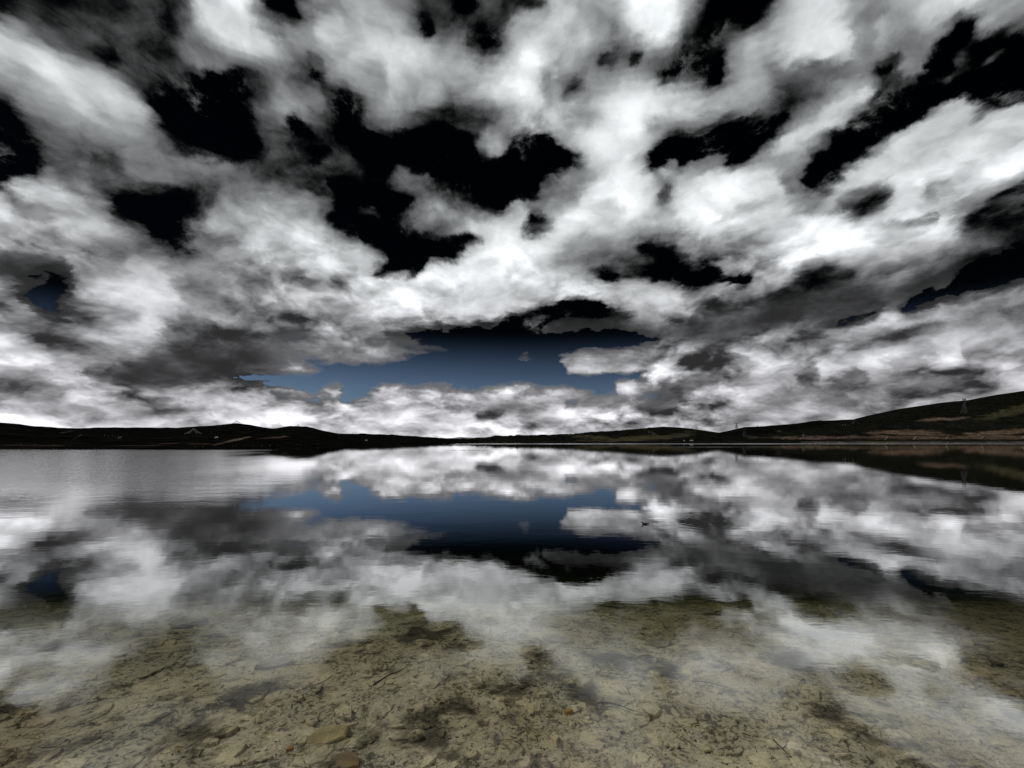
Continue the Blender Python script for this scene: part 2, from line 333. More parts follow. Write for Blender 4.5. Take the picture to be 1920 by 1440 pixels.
# cloud rims round the blue break are thin and sunlit
L = g.m('ADD', L, g.m('MULTIPLY', brk, g.ramp(L, 0.15, 0.60, 0.15, 0.0)))
L = g.m('SUBTRACT', L, g.m('MULTIPLY', g.m('MAXIMUM', g.m('SUBTRACT', L, 0.75), 0.0), 0.22))
lum = g.m('POWER', L, 2.35)
tint = g.mixc(g.ramp(tel, 0.05, 0.5), (0.955, 0.955, 1.0), (0.95, 0.985, 1.0))
ccol = g.mixc(1.0, tint, g.comb(lum, lum, lum), 'MULTIPLY')
bgc = g.n('ShaderNodeBackground'); g.put(bgc.inputs[0], ccol); bgc.inputs[1].default_value = 2.15
sky = g.n('ShaderNodeTexSky', sky_type='NISHITA', sun_disc=False)
sky.sun_elevation = R(SUN_EL); sky.sun_rotation = R(SUN_AZ)
sky.altitude = 3800; sky.air_density = 1.0; sky.dust_density = 0.2; sky.ozone_density = 2.0
# thin, high-altitude air: deep blue low down, almost black above
deep = g.ramp(tel, 0.10, 0.26, 1.0, 0.012)
scol = g.mixc(1.0, sky.outputs[0], g.comb(deep, deep, deep), 'MULTIPLY')
bgs = g.n('ShaderNodeBackground'); g.put(bgs.inputs[0], scol); bgs.inputs[1].default_value = 0.06
mx = g.n('ShaderNodeMixShader'); g.put(mx.inputs[0], cover)
g.put(mx.inputs[1], bgs.outputs[0]); g.put(mx.inputs[2], bgc.outputs[0])
wo = g.n('ShaderNodeOutputWorld'); g.put(wo.inputs[0], mx.outputs[0])

# ------------------------------------------------------------------ sun
sl = bpy.data.lights.new('sun', 'SUN')
sl.energy = 4.3; sl.angle = R(0.5); sl.color = (1.0, 0.95, 0.87)
so = bpy.data.objects.new('sun', sl)
sd = Vector((math.sin(R(SUN_AZ)) * math.cos(R(SUN_EL)), math.cos(R(SUN_AZ)) * math.cos(R(SUN_EL)), math.sin(R(SUN_EL))))
so.rotation_euler = (-sd).to_track_quat('-Z', 'Y').to_euler()
so.location = sd * 50
COL.objects.link(so)

# ------------------------------------------------------------------ object helpers
def link(name, me, parent=None, loc=None):
    o = bpy.data.objects.new(name, me)
    if loc is not None: o.location = loc
    COL.objects.link(o)
    if parent is not None: o.parent = parent
    return o
def tag(o, label=None, cat=None, group=None, kind=None):
    if label: o['label'] = label
    if cat: o['category'] = cat
    if group: o['group'] = group
    if kind: o['kind'] = kind
    return o
def mesh(name, verts, faces, mat=None, smooth=False):
    me = bpy.data.meshes.new(name)
    me.from_pydata([tuple(v) for v in verts], [], [tuple(f) for f in faces])
    if mat: me.materials.append(mat)
    if smooth: me.polygons.foreach_set('use_smooth', [True] * len(me.polygons))
    me.update()
    return me
class MB:
    """collects shapes into one mesh"""
    def __init__(self): self.v = []; self.f = []
    def add(self, vs, fs):
        k = len(self.v)
        self.v += [tuple(q) for q in vs]
        self.f += [tuple(i + k for i in q) for q in fs]
    def box(self, c, s, rz=0.0):
        cx, cy, cz = c; sx, sy, sz = (q / 2 for q in s)
        co, si = math.cos(rz), math.sin(rz)
        vs = []
        for z in (-sz, sz):
            for x, y in ((-sx, -sy), (sx, -sy), (sx, sy), (-sx, sy)):
                vs.append((cx + x * co - y * si, cy + x * si + y * co, cz + z))
        self.add(vs, [(0, 3, 2, 1), (4, 5, 6, 7), (0, 1, 5, 4), (1, 2, 6, 5), (2, 3, 7, 6), (3, 0, 4, 7)])
    def bar(self, a, b, r, r2=None, n=4):
        a = Vector(a); b = Vector(b); r2 = r if r2 is None else r2
        d = (b - a).normalized()
        u = d.orthogonal().normalized(); w = d.cross(u)
        vs = []
        for p, q in ((a, r), (b, r2)):
            for i in range(n):
                t = 2 * math.pi * (i + .5) / n
                vs.append(p + u * math.cos(t) * q + w * math.sin(t) * q)
        fs = [(i, (i + 1) % n, n + (i + 1) % n, n + i) for i in range(n)] + [tuple(range(n))[::-1], tuple(range(n, 2 * n))]
        self.add(vs, fs)
    def build(self, name, mat, parent=None, smooth=False, loc=None):
        return link(name, mesh(name, self.v, self.f, mat, smooth), parent, loc)
def empty(name, loc, rz=0.0):
    o = bpy.data.objects.new(name, None)
    o.empty_display_size = 0.2
    o.location = loc; o.rotation_euler = (0, 0, rz)
    COL.objects.link(o)
    return o
def copy_thing(o, parent=None):
    c = o.copy(); COL.objects.link(c); c.parent = parent
    for ch in list(o.children): copy_thing(ch, c)
    return c

# ------------------------------------------------------------------ materials
def mat(name):
    m = bpy.data.materials.new(name); m.use_nodes = True
    m.node_tree.nodes.clear()
    return m, G(m.node_tree)
def finish(gr, shader, vol=None):
    o = gr.n('ShaderNodeOutputMaterial')
    if shader is not None: gr.t.links.new(shader, o.inputs[0])
    if vol is not None: gr.t.links.new(vol, o.inputs[1])
def pbr(gr, col, rough=0.8, bump=None, bstr=0.4, bdist=0.05, metal=0.0, spec=0.3):
    b = gr.n('ShaderNodeBsdfPrincipled')
    if isinstance(col, tuple): col = col + (1.0,) if len(col) == 3 else col
    gr.put(b.inputs['Base Color'], col)
    gr.put(b.inputs['Roughness'], rough)
    b.inputs['Metallic'].default_value = metal
    b.inputs['Specular IOR Level'].default_value = spec
    if bump is not None:
        bn = gr.n('ShaderNodeBump'); bn.inputs['Strength'].default_value = bstr; bn.inputs['Distance'].default_value = bdist
        gr.put(bn.inputs['Height'], bump); gr.t.links.new(bn.outputs[0], b.inputs['Normal'])
    return b.outputs[0]
def plain(name, col, rough=0.8, var=0.25, scale=3.0, metal=0.0):
    m, gr = mat(name)
    p = gr.n('ShaderNodeTexCoord').outputs['Object']
    n = gr.noise(p, scale, 5, 0.6)
    k = gr.ramp(n, 0.3, 0.7, 1 - var, 1 + var, smooth=False)
    c = gr.mixc(1.0, col, gr.comb(k, k, k), 'MULTIPLY')
    finish(gr, pbr(gr, c, rough, n, 0.2, 0.01, metal))
    return m

# lake bed: olive silt over pale slate, peppered with dark peat crumbs
def bed_graph(gr, per_object=False):
    P = gr.n('ShaderNodeNewGeometry').outputs['Position']
    w = gr.v('ADD', P, gr.v('SCALE', gr.v('SUBTRACT', gr.noise(P, 3.0, 4, out=1), (.5, .5, .5)), scale=0.25))
    n0 = gr.noise(P, 0.55, 4, 0.55)
    n1 = gr.noise(w, 2.4, 7, 0.62)
    n2 = gr.noise(w, 26.0, 6, 0.65)
    n3 = gr.noise(P, 120.0, 3, 0.6)
    c = gr.mixc(gr.ramp(n1, 0.36, 0.64), BED_A, BED_B)
    c = gr.mixc(gr.m('MULTIPLY', gr.ramp(n0, 0.40, 0.62), 0.55), c, BED_C)
    # crumbs and peat
    n4 = gr.noise(gr.v('ADD', w, (7.0, 3.0, 0.0)), 7.5, 8, 0.68)
    spk = gr.m('MULTIPLY', gr.ramp(n2, 0.48, 0.62), gr.ramp(n1, 0.38, 0.58))
    c = gr.mixc(gr.m('MULTIPLY', spk, 0.80), c, (0.016, 0.014, 0.010))
    c = gr.mixc(gr.m('MULTIPLY', gr.ramp(n4, 0.52, 0.64), 0.72), c, (0.030, 0.026, 0.018))
    drift = gr.noise(gr.v('ADD', w, (21.0, 4.0, 0.0)), 1.05, 8, 0.68)
    c = gr.mixc(gr.m('MULTIPLY', gr.ramp(drift, 0.52, 0.64), 0.85), c, (0.020, 0.017, 0.012))
    # crevice shade painted as thin dark lines between half buried flakes
    w2 = gr.v('ADD', P, gr.v('SCALE', gr.v('SUBTRACT', gr.noise(P, 9.0, 5, 0.6, out=1), (.5, .5, .5)), scale=0.10))
    for sc_, lo in ((5.5, 0.020), (13.0, 0.024)):
        e = gr.voro(gr.v('MULTIPLY', w2, (0.75, 1.1, 1.0)), sc_, 'DISTANCE_TO_EDGE')
        ln = gr.m('MULTIPLY', gr.ramp(e, 0.0, lo, 1, 0), gr.ramp(gr.noise(P, sc_ * 0.55, 4, 0.6), 0.46, 0.58))
        c = gr.mixc(gr.m('MULTIPLY', ln, 0.85), c, (0.012, 0.010, 0.007))
    fine = gr.ramp(n3, 0.3, 0.7, 0.72, 1.25, smooth=False)
    c = gr.mixc(1.0, c, gr.comb(fine, fine, fine), 'MULTIPLY')
    if per_object:
        r = gr.n('ShaderNodeObjectInfo').outputs['Random']
        k = gr.ramp(r, 0, 1, 0.88, 1.16, smooth=False)
        c = gr.mixc(1.0, c, gr.comb(k, gr.m('MULTIPLY', k, 0.985), gr.m('MULTIPLY', k, 0.93)), 'MULTIPLY')
    h = gr.m('ADD', gr.m('MULTIPLY', n2, 0.6), gr.m('MULTIPLY', n3, 0.25))
    return c, h
BED_A = (0.45, 0.412, 0.290); BED_B = (0.30, 0.282, 0.202); BED_C = (0.33, 0.275, 0.165)
M_bed, gr = mat('lake_silt'); c, h = bed_graph(gr); finish(gr, pbr(gr, c, 0.9, h, 0.9, 0.03, spec=0.1))
M_slab, gr = mat('silted_slate'); c, h = bed_graph(gr, True); finish(gr, pbr(gr, c, 0.9, h, 0.7, 0.015, spec=0.1))
def stone_mat(name, col):
    m, gr = mat(name)
    P = gr.n('ShaderNodeTexCoord').outputs['Object']
    a = gr.noise(P, 9, 7, 0.65); b = gr.noise(P, 60, 4, 0.6)
    k = gr.ramp(a, 0.3, 0.7, 0.55, 1.35, smooth=False)
    c = gr.mixc(1.0, col, gr.comb(k, k, k), 'MULTIPLY')
    c = gr.mixc(gr.ramp(b, 0.55, 0.7, 0, 0.7), c, tuple(q * 0.25 for q in col))
    finish(gr, pbr(gr, c, 0.85, gr.m('ADD', a, gr.m('MULTIPLY', b, .4)), 0.6, 0.02, spec=0.15))
    return m
M_ochre = stone_mat('ochre_stone', (0.25, 0.205, 0.11))
M_rust = stone_mat('rust_stone', (0.17, 0.125, 0.068))
M_pale = stone_mat('pale_slate', (0.22, 0.205, 0.15))
M_orange = stone_mat('orange_pebble', (0.30, 0.17, 0.05))
M_twig = plain('wet_twig', (0.012, 0.009, 0.007), 0.8, 0.3, 20)
M_reed = plain('dry_reed', (0.42, 0.40, 0.38), 0.7, 0.2, 20)
M_bird = plain('dark_plumage', (0.02, 0.018, 0.016), 0.7, 0.3, 30)
M_steel = plain('galvanised_steel', (0.035, 0.036, 0.038), 0.6, 0.15, 0.5)
M_white = plain('whitewash', (0.80, 0.78, 0.74), 0.8, 0.08, 0.6)
M_roof = plain('grey_roof', (0.25, 0.24, 0.23), 0.8, 0.2, 0.5)
M_dark = plain('dark_wood', (0.02, 0.017, 0.015), 0.8, 0.3, 0.5)
M_flag = plain('faded_prayer_cloth', (0.26, 0.255, 0.25), 0.9, 0.25, 0.3)
M_flagdark = plain('dark_prayer_cloth', (0.05, 0.045, 0.045), 0.9, 0.4, 0.3)
M_concrete = plain('pale_concrete', (0.20, 0.185, 0.165), 0.85, 0.2, 0.4)
M_boulder = plain('grey_boulder', (0.22, 0.21, 0.19), 0.9, 0.3, 0.8)

# hillside: vertex colours hold what grows or lies where (heath, cut earth, tracks)
M_hill, gr = mat('hillside')
P = gr.n('ShaderNodeNewGeometry').outputs['Position']
va = gr.n('ShaderNodeVertexColor'); va.layer_name = 'ground'
n1 = gr.noise(P, 0.03, 9, 0.66); n2 = gr.noise(gr.v('MULTIPLY', P, (1, 1, 2.5)), 0.16, 5, 0.6)
k = gr.m('MULTIPLY', gr.ramp(n1, 0.32, 0.68, 0.45, 1.6, smooth=False), gr.ramp(n2, 0.36, 0.64, 0.5, 1.4))
c = gr.mixc(1.0, va.outputs[0], gr.comb(k, k, k), 'MULTIPLY')
finish(gr, pbr(gr, c, 1.0, n1, 0.5, 6.0, spec=0.0))

# lake water: clear, olive with depth, almost still, ruffled by wind in strips
M_water, gr = mat('lake_water')
P = gr.n('ShaderNodeNewGeometry').outputs['Position']
px, py, pz = gr.xyz(P)[0:3]
dist = gr.v('LENGTH', P)
# ruffled patch under the western shore and wind strips far out
edge_n = gr.noise(gr.v('MULTIPLY', P, (0.02, 0.006, 1)), 1.0, 5, 0.6)
west = gr.m('MULTIPLY', gr.ramp(gr.m('ADD', gr.m('DIVIDE', px, gr.m('MAXIMUM', py, 1.0)), gr.m('MULTIPLY', gr.m('SUBTRACT', edge_n, .5), 0.9)), -0.80, -0.40, 1, 0),
            gr.m('MULTIPLY', gr.ramp(py, 10, 24), gr.ramp(gr.m('ADD', py, gr.m('MULTIPLY', edge_n, 30)), 112, 130, 1, 0)))
pn = gr.m('MULTIPLY_ADD', gr.m('SUBTRACT', gr.noise(gr.v('MULTIPLY', P, (0.004, 0.012, 1)), 1.0, 4, 0.6), .5), 60, py)
strip = gr.m('MULTIPLY', gr.m('MULTIPLY', gr.ramp(pn, 300, 325), gr.ramp(pn, 470, 520, 1, 0)), gr.ramp(px, -60, 40))
thin = gr.m('MULTIPLY', gr.m('MULTIPLY', gr.ramp(pn, 148, 152), gr.ramp(pn, 156, 160, 1, 0)), gr.m('MULTIPLY', gr.ramp(px, 40, 70), gr.ramp(px, 95, 130, 1, 0)))
wind = gr.m('MAXIMUM', gr.m('MAXIMUM', west, strip), gr.m('MULTIPLY', thin, 0.5))
# swell: long, low, lying across the view; fine ripples where the wind is
sw = gr.noise(gr.v('MULTIPLY', P, (0.55, 1.0, 1)), 1.3, 4, 0.55)
sw2 = gr.noise(gr.v('MULTIPLY', P, (0.4, 1.0, 1)), 0.22, 3, 0.5)
rip = gr.noise(gr.v('MULTIPLY', P, (0.35, 1.0, 1)), 5.0, 4, 0.6)
far = gr.ramp(dist, 3.0, 22.0)
h = gr.m('MULTIPLY', sw, gr.mixf(far, 0.0018, 0.0018))
h = gr.m('ADD', h, gr.m('MULTIPLY', sw2, 0.004))
h = gr.m('ADD', h, gr.m('MULTIPLY', rip, gr.m('MULTIPLY_ADD', wind, 0.012, 0.0004)))
chop = gr.noise(gr.v('MULTIPLY', P, (0.22, 0.55, 1)), 1.6, 5, 0.65)
h = gr.m('ADD', h, gr.m('MULTIPLY', gr.ramp(chop, 0.3, 0.7, 0, 1), gr.m('MULTIPLY_ADD', strip, 0.05, gr.m('MULTIPLY', wind, 0.010))))
# the rings a swimming bird leaves
BIRD = (3.226, 10.32)
rd = gr.v('LENGTH', gr.v('MULTIPLY', gr.v('SUBTRACT', P, (BIRD[0] + 0.55, BIRD[1] + 0.5, 0)), (0.8, 1, 0)))
ring = gr.m('MULTIPLY', gr.m('SINE', gr.m('MULTIPLY', rd, 42.0)), gr.m('MULTIPLY', gr.ramp(rd, 0.25, 0.55), gr.ramp(rd, 0.9, 1.7, 1, 0)))
ring = gr.m('MULTIPLY', ring, gr.ramp(gr.m('SUBTRACT', px, gr.m('MULTIPLY', py, 0.25)), 0.55, 1.0))
h = gr.m('ADD', h, gr.m('MULTIPLY', ring, 0.00022))
bn = gr.n('ShaderNodeBump'); bn.inputs['Strength'].default_value = 1.0; bn.inputs['Distance'].default_value = 1.0
gr.put(bn.inputs['Height'], h)
lw = gr.n('ShaderNodeLayerWeight'); lw.inputs[0].default_value = 0.5
gr.t.links.new(bn.outputs[0], lw.inputs['Normal'])
fres = gr.ramp(lw.outputs['Facing'], 0.44, 0.95, 0.055, 0.985)
gl = gr.n('ShaderNodeBsdfGlossy')
gr.put(gl.inputs['Roughness'], gr.m('MULTIPLY_ADD', wind, 0.05, 0.004))
gl.inputs['Color'].default_value = (0.98, 0.98, 0.97, 1)
gr.t.links.new(bn.outputs[0], gl.inputs['Normal'])
tr = gr.n('ShaderNodeBsdfTransparent')
mx = gr.n('ShaderNodeMixShader'); gr.put(mx.inputs[0], fres)
gr.t.links.new(tr.outputs[0], mx.inputs[1]); gr.t.links.new(gl.outputs[0], mx.inputs[2])
ab = gr.n('ShaderNodeVolumeAbsorption')
ab.inputs['Color'].default_value = (0.30, 0.36, 0.18, 1); ab.inputs['Density'].default_value = 0.46
finish(gr, mx.outputs[0], ab.outputs[0])

# ------------------------------------------------------------------ noise in python for the ground
LAT = rng.random((256, 256))
def vnoise(x, y):
    x = np.asarray(x, float); y = np.asarray(y, float)
    xi = np.floor(x).astype(int); yi = np.floor(y).astype(int)
    fx = x - xi; fy = y - yi
    fx = fx * fx * (3 - 2 * fx); fy = fy * fy * (3 - 2 * fy)
    a = LAT[yi % 256, xi % 256]; b = LAT[yi % 256, (xi + 1) % 256]
    c_ = LAT[(yi + 1) % 256, xi % 256]; d = LAT[(yi + 1) % 256, (xi + 1) % 256]
    return (a + (b - a) * fx) * (1 - fy) + (c_ + (d - c_) * fx) * fy - 0.5
def fbm(x, y, o=5, gain=0.5):
    s = 0; a = 1.0; x = np.asarray(x, float); y = np.asarray(y, float)
    for i in range(o):
        s = s + a * vnoise(x + 17.3 * i, y - 9.1 * i); a *= gain; x = x * 2.03; y = y * 2.03
    return s
def grid_faces(nr, nc):
    r = np.arange(nr - 1)[:, None] * nc; k = np.arange(nc - 1)[None, :]
    a = (r + k).ravel()
    return np.stack([a, a + 1, a + nc + 1, a + nc], 1)
def grid_mesh(name, V, nr, nc, mat_, smooth=True, colors=None):
    F = grid_faces(nr, nc)
    me = bpy.data.meshes.new(name)
    me.vertices.add(len(V)); me.vertices.foreach_set('co', V.astype(np.float32).ravel())
    me.loops.add(F.size); me.loops.foreach_set('vertex_index', F.astype(np.int32).ravel())
    me.polygons.add(len(F)); me.polygons.foreach_set('loop_start', (np.arange(len(F)) * 4).astype(np.int32))
    me.polygons.foreach_set('use_smooth', np.ones(len(F), bool))
    me.update(calc_edges=True)
    if colors is not None:
        at = me.color_attributes.new('ground', 'FLOAT_COLOR', 'POINT')
        at.data.foreach_set('color', np.concatenate([colors, np.ones((len(colors), 1))], 1).astype(np.float32).ravel())
    me.materials.append(mat_)
    return me

# ------------------------------------------------------------------ lake bed and beach
def bed_z(x, y):
    x = np.asarray(x, float); y = np.asarray(y, float)
    d = np.interp(y, [-6, -1.0, 0.4, 1.6, 2.6, 4.5, 6.5, 9, 14, 30, 90, 400], [0.75, 0.30, 0.03, -0.07, -0.12, -0.23, -0.55, -1.35, -2.6, -4.0, -6.0, -7.0])
    nearf = np.clip((14 - y) / 6, 0, 1)
    return d + nearf * (0.05 * fbm(x * 0.6, y * 0.6, 3) + 0.035 * fbm(x * 3.1 + 5, y * 3.1, 4))
ys = np.concatenate([np.linspace(-7, 2.0, 40)[:-1], np.geomspace(2.0, 12.0, 330)[:-1], np.geomspace(12, 13000, 60)])
ss = np.linspace(-1, 1, 760)
ss = 0.62 * ss + 0.38 * ss ** 3                     # finest in the middle of the shallows
wid = 2.4 * np.maximum(ys, 2.5) + 6.0
X = ss[None, :] * wid[:, None]; Yg = np.repeat(ys[:, None], len(ss), 1)
Z = bed_z(X, Yg)
bedm = grid_mesh('lake_bed', np.stack([X, Yg, Z], 2).reshape(-1, 3), len(ys), len(ss), M_bed)
tag(link('lake_bed', bedm), 'silty olive lake bed showing through the clear shallows', kind='structure')

# ------------------------------------------------------------------ water
wm = MB(); wm.box((0, 7000 - 0.5, -4.5), (40000, 14000 + 1.0, 9.0))
water = wm.build('water', M_water)
tag(water, 'still clear lake mirroring the clouds', kind='structure')

# ------------------------------------------------------------------ hills
def pix(px, py, y):            # a point of the place from its direction in the photograph and its distance
    return Vector(((px - 960) / FPX * y, y, EYE + (HOR - py) / FPX * y))
class Hill:
    def __init__(self, sky_line, shore, ridge, px0, px1, step, rows, rough, base_col, patches=(), power=1.0, shelf=2.0):
        self.sky = np.array(sky_line, float); self.shore = np.array(shore, float); self.ridge = np.array(ridge, float)
        self.px0, self.px1, self.step, self.rows, self.rough = px0, px1, step, rows, rough
        self.col = base_col; self.patches = patches; self.power = power; self.shelf = shelf
    def z(self, px, y):
        px = np.asarray(px, float); y = np.asarray(y, float)
        ys_ = np.interp(px, self.shore[:, 0], self.shore[:, 1]); yr = np.interp(px, self.ridge[:, 0], self.ridge[:, 1])
        zr = EYE + (HOR - np.interp(px, self.sky[:, 0], self.sky[:, 1])) / FPX * yr
        t = (y - ys_) / (yr - ys_)
        u = np.clip(t, 0, 1)
        up = np.minimum(self.shelf, zr) * np.clip(u * 14, 0, 1) ** 0.7 * np.clip((1 - u) * 3, 0, 1) + zr * u ** self.power
        up = np.where(t > 1, zr * (1 - ((t - 1) / 1.2) ** 1.5 * 0.8) - 0, up)
        up = np.where(t < 0, t * (yr - ys_) * 0.12, up)
        x = (px - 960) / FPX * y
        k = np.clip(u * 6, 0, 1) * np.clip(np.abs(1 - t) * 5 + 0.12, 0, 1)
        return up + self.rough * k * (fbm(x / 90, y / 90, 4) * 1.0 + 0.25 * fbm(x / 14, y / 14, 3))
    def hit(self, px, py):
        """where the line of sight through a pixel meets this hill"""
        ys_ = float(np.interp(px, self.shore[:, 0], self.shore[:, 1])); yr = float(np.interp(px, self.ridge[:, 0], self.ridge[:, 1]))
        yy = np.linspace(ys_ + 1, yr, 1500)
        d = self.z(np.full_like(yy, px), yy) - (EYE + (HOR - py) / FPX * yy)
        i = np.where(d >= 0)[0]
        y = yy[i[0]] if len(i) else yr
        return Vector(((px - 960) / FPX * y, y, float(self.z(px, y))))
    def build(self, label):
        pxs = np.arange(self.px0, self.px1 + 1, self.step)
        ts = np.concatenate([np.linspace(-0.06, 0, 3)[:-1], np.linspace(0, 1, self.rows) ** 1.25, np.linspace(1, 2.1, 10)[1:]])
        PX, T = np.meshgrid(pxs, ts)
        ys_ = np.interp(PX, self.shore[:, 0], self.shore[:, 1]); yr = np.interp(PX, self.ridge[:, 0], self.ridge[:, 1])
        Yv = ys_ + T * (yr - ys_)
        Zv = self.z(PX, Yv)
        V = np.stack([(PX - 960) / FPX * Yv, Yv, Zv], 2).reshape(-1, 3)
        C = np.tile(np.array(self.col, float), (len(V), 1))
        py = (HOR - (Zv - EYE) / Yv * FPX).ravel(); px = PX.ravel()
        nz = fbm(V[:, 0] / 25, V[:, 1] / 25, 4)
        for p in self.patches:
            (cx, cy, rx, ry, rot, col, k) = p
            c_, s_ = math.cos(R(rot)), math.sin(R(rot))
            dx_ = px - cx; dy_ = py - cy
            r = np.hypot((dx_ * c_ + dy_ * s_) / rx, (-dx_ * s_ + dy_ * c_) / ry) + nz * 0.7
            w = np.clip((1.25 - r) / 0.4, 0, 1)[:, None] * k * (T.ravel() <= 1.02)[:, None]
            C = C * (1 - w) + np.array(col) * w
        me = grid_mesh('hill', V, len(ts), len(pxs), M_hill, colors=C)
        return tag(link('hill', me), label, kind='structure')
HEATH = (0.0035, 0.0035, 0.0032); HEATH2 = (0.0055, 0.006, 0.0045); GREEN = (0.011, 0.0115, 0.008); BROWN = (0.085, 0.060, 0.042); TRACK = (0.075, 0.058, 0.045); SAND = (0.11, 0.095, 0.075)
GREY = (0.035, 0.037, 0.040)

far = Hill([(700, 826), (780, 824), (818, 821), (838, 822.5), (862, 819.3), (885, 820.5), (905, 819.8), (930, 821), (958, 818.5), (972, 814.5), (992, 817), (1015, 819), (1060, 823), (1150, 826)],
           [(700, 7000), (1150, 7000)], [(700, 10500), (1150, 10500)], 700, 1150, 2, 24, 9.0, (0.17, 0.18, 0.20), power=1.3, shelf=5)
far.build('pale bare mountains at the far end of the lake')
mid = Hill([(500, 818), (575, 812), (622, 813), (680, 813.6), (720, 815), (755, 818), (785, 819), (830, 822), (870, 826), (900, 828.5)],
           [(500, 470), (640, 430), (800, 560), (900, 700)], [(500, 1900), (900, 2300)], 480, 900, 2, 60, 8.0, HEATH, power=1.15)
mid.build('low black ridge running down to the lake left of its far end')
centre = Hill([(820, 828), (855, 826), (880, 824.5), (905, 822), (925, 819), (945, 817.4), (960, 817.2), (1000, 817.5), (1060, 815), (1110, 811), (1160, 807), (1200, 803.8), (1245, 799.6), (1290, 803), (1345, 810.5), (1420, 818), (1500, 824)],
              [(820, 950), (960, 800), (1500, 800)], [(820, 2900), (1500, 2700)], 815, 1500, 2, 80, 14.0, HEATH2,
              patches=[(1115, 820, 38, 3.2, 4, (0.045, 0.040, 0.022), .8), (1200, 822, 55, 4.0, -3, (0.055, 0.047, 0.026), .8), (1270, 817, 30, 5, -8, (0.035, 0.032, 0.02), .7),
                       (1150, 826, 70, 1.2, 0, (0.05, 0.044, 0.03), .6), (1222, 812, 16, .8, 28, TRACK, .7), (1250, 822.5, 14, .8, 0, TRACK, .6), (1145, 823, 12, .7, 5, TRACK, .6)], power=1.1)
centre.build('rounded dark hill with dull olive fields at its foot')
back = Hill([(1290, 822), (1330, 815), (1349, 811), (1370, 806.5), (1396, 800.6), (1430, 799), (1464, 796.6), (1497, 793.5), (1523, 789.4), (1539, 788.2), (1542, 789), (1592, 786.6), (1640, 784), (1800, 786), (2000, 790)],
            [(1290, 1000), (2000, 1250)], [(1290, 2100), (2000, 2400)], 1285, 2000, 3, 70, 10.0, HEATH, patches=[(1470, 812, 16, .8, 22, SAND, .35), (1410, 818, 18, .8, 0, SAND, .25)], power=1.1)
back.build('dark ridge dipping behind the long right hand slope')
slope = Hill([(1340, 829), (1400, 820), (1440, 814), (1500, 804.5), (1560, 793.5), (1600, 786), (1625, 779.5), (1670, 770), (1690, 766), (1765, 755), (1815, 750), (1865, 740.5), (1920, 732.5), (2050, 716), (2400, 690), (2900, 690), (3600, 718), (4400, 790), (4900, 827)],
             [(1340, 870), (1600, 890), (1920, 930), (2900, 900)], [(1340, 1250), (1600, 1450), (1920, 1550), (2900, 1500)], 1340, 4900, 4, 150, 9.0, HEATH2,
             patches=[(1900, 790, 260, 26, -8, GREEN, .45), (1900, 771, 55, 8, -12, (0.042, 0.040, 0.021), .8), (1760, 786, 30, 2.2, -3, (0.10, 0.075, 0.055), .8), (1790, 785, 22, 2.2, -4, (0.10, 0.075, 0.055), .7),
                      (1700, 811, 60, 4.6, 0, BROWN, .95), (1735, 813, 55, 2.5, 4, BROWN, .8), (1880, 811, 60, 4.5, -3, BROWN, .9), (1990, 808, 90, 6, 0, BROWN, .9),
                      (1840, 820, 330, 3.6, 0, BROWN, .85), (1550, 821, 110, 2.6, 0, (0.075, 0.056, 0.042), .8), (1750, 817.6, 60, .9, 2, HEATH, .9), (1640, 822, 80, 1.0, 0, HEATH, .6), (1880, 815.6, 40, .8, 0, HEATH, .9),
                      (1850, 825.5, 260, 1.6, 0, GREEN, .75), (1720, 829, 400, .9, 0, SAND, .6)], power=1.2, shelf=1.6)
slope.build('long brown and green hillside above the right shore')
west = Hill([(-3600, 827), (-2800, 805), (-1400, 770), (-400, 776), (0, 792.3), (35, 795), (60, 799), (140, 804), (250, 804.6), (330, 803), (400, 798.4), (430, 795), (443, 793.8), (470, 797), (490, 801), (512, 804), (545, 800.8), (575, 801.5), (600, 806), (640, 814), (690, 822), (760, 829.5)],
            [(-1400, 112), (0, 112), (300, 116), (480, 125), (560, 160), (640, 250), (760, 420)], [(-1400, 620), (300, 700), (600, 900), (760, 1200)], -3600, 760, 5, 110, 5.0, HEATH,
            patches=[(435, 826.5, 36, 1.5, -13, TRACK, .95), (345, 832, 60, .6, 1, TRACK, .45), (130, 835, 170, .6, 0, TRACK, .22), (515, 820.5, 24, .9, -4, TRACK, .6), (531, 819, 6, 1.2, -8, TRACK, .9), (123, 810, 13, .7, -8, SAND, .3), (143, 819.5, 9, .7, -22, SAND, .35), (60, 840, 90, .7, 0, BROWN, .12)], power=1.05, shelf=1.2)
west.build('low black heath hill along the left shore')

# ------------------------------------------------------------------ stones on the lake bed
def slab_shape(r, n, flat, thick, rr, aspect):
    """an irregular flake of slate: broken outline, bevelled rim, slightly domed top, buried skirt"""
    ang = np.sort((np.arange(n) + rr.uniform(-0.38, 0.38, n)) / n * 2 * math.pi)
    rad = r * rr.uniform(0.72, 1.12, n)
    vs, fs = [], []
    for k, (sc, z) in enumerate(((1.06, -thick * 2.2), (1.0, 0.55 * thick), (0.90, thick))):
        for a, q in zip(ang, rad):
            vs.append((math.cos(a) * q * sc, math.sin(a) * q * sc * aspect, z + (rr.uniform(-.12, .12) * thick if k else 0)))
    vs.append((rr.uniform(-.1, .1) * r, rr.uniform(-.1, .1) * r * aspect, thick * (1.0 + flat)))
    for k in range(2):
        for i in range(n):
            j = (i + 1) % n
            fs.append((k * n + i, k * n + j, (k + 1) * n + j, (k + 1) * n + i))
    for i in range(n):
        fs.append((2 * n + i, 2 * n + (i + 1) % n, 3 * n))
    return vs, fs
sr = np.random.default_rng(21)
templates = []
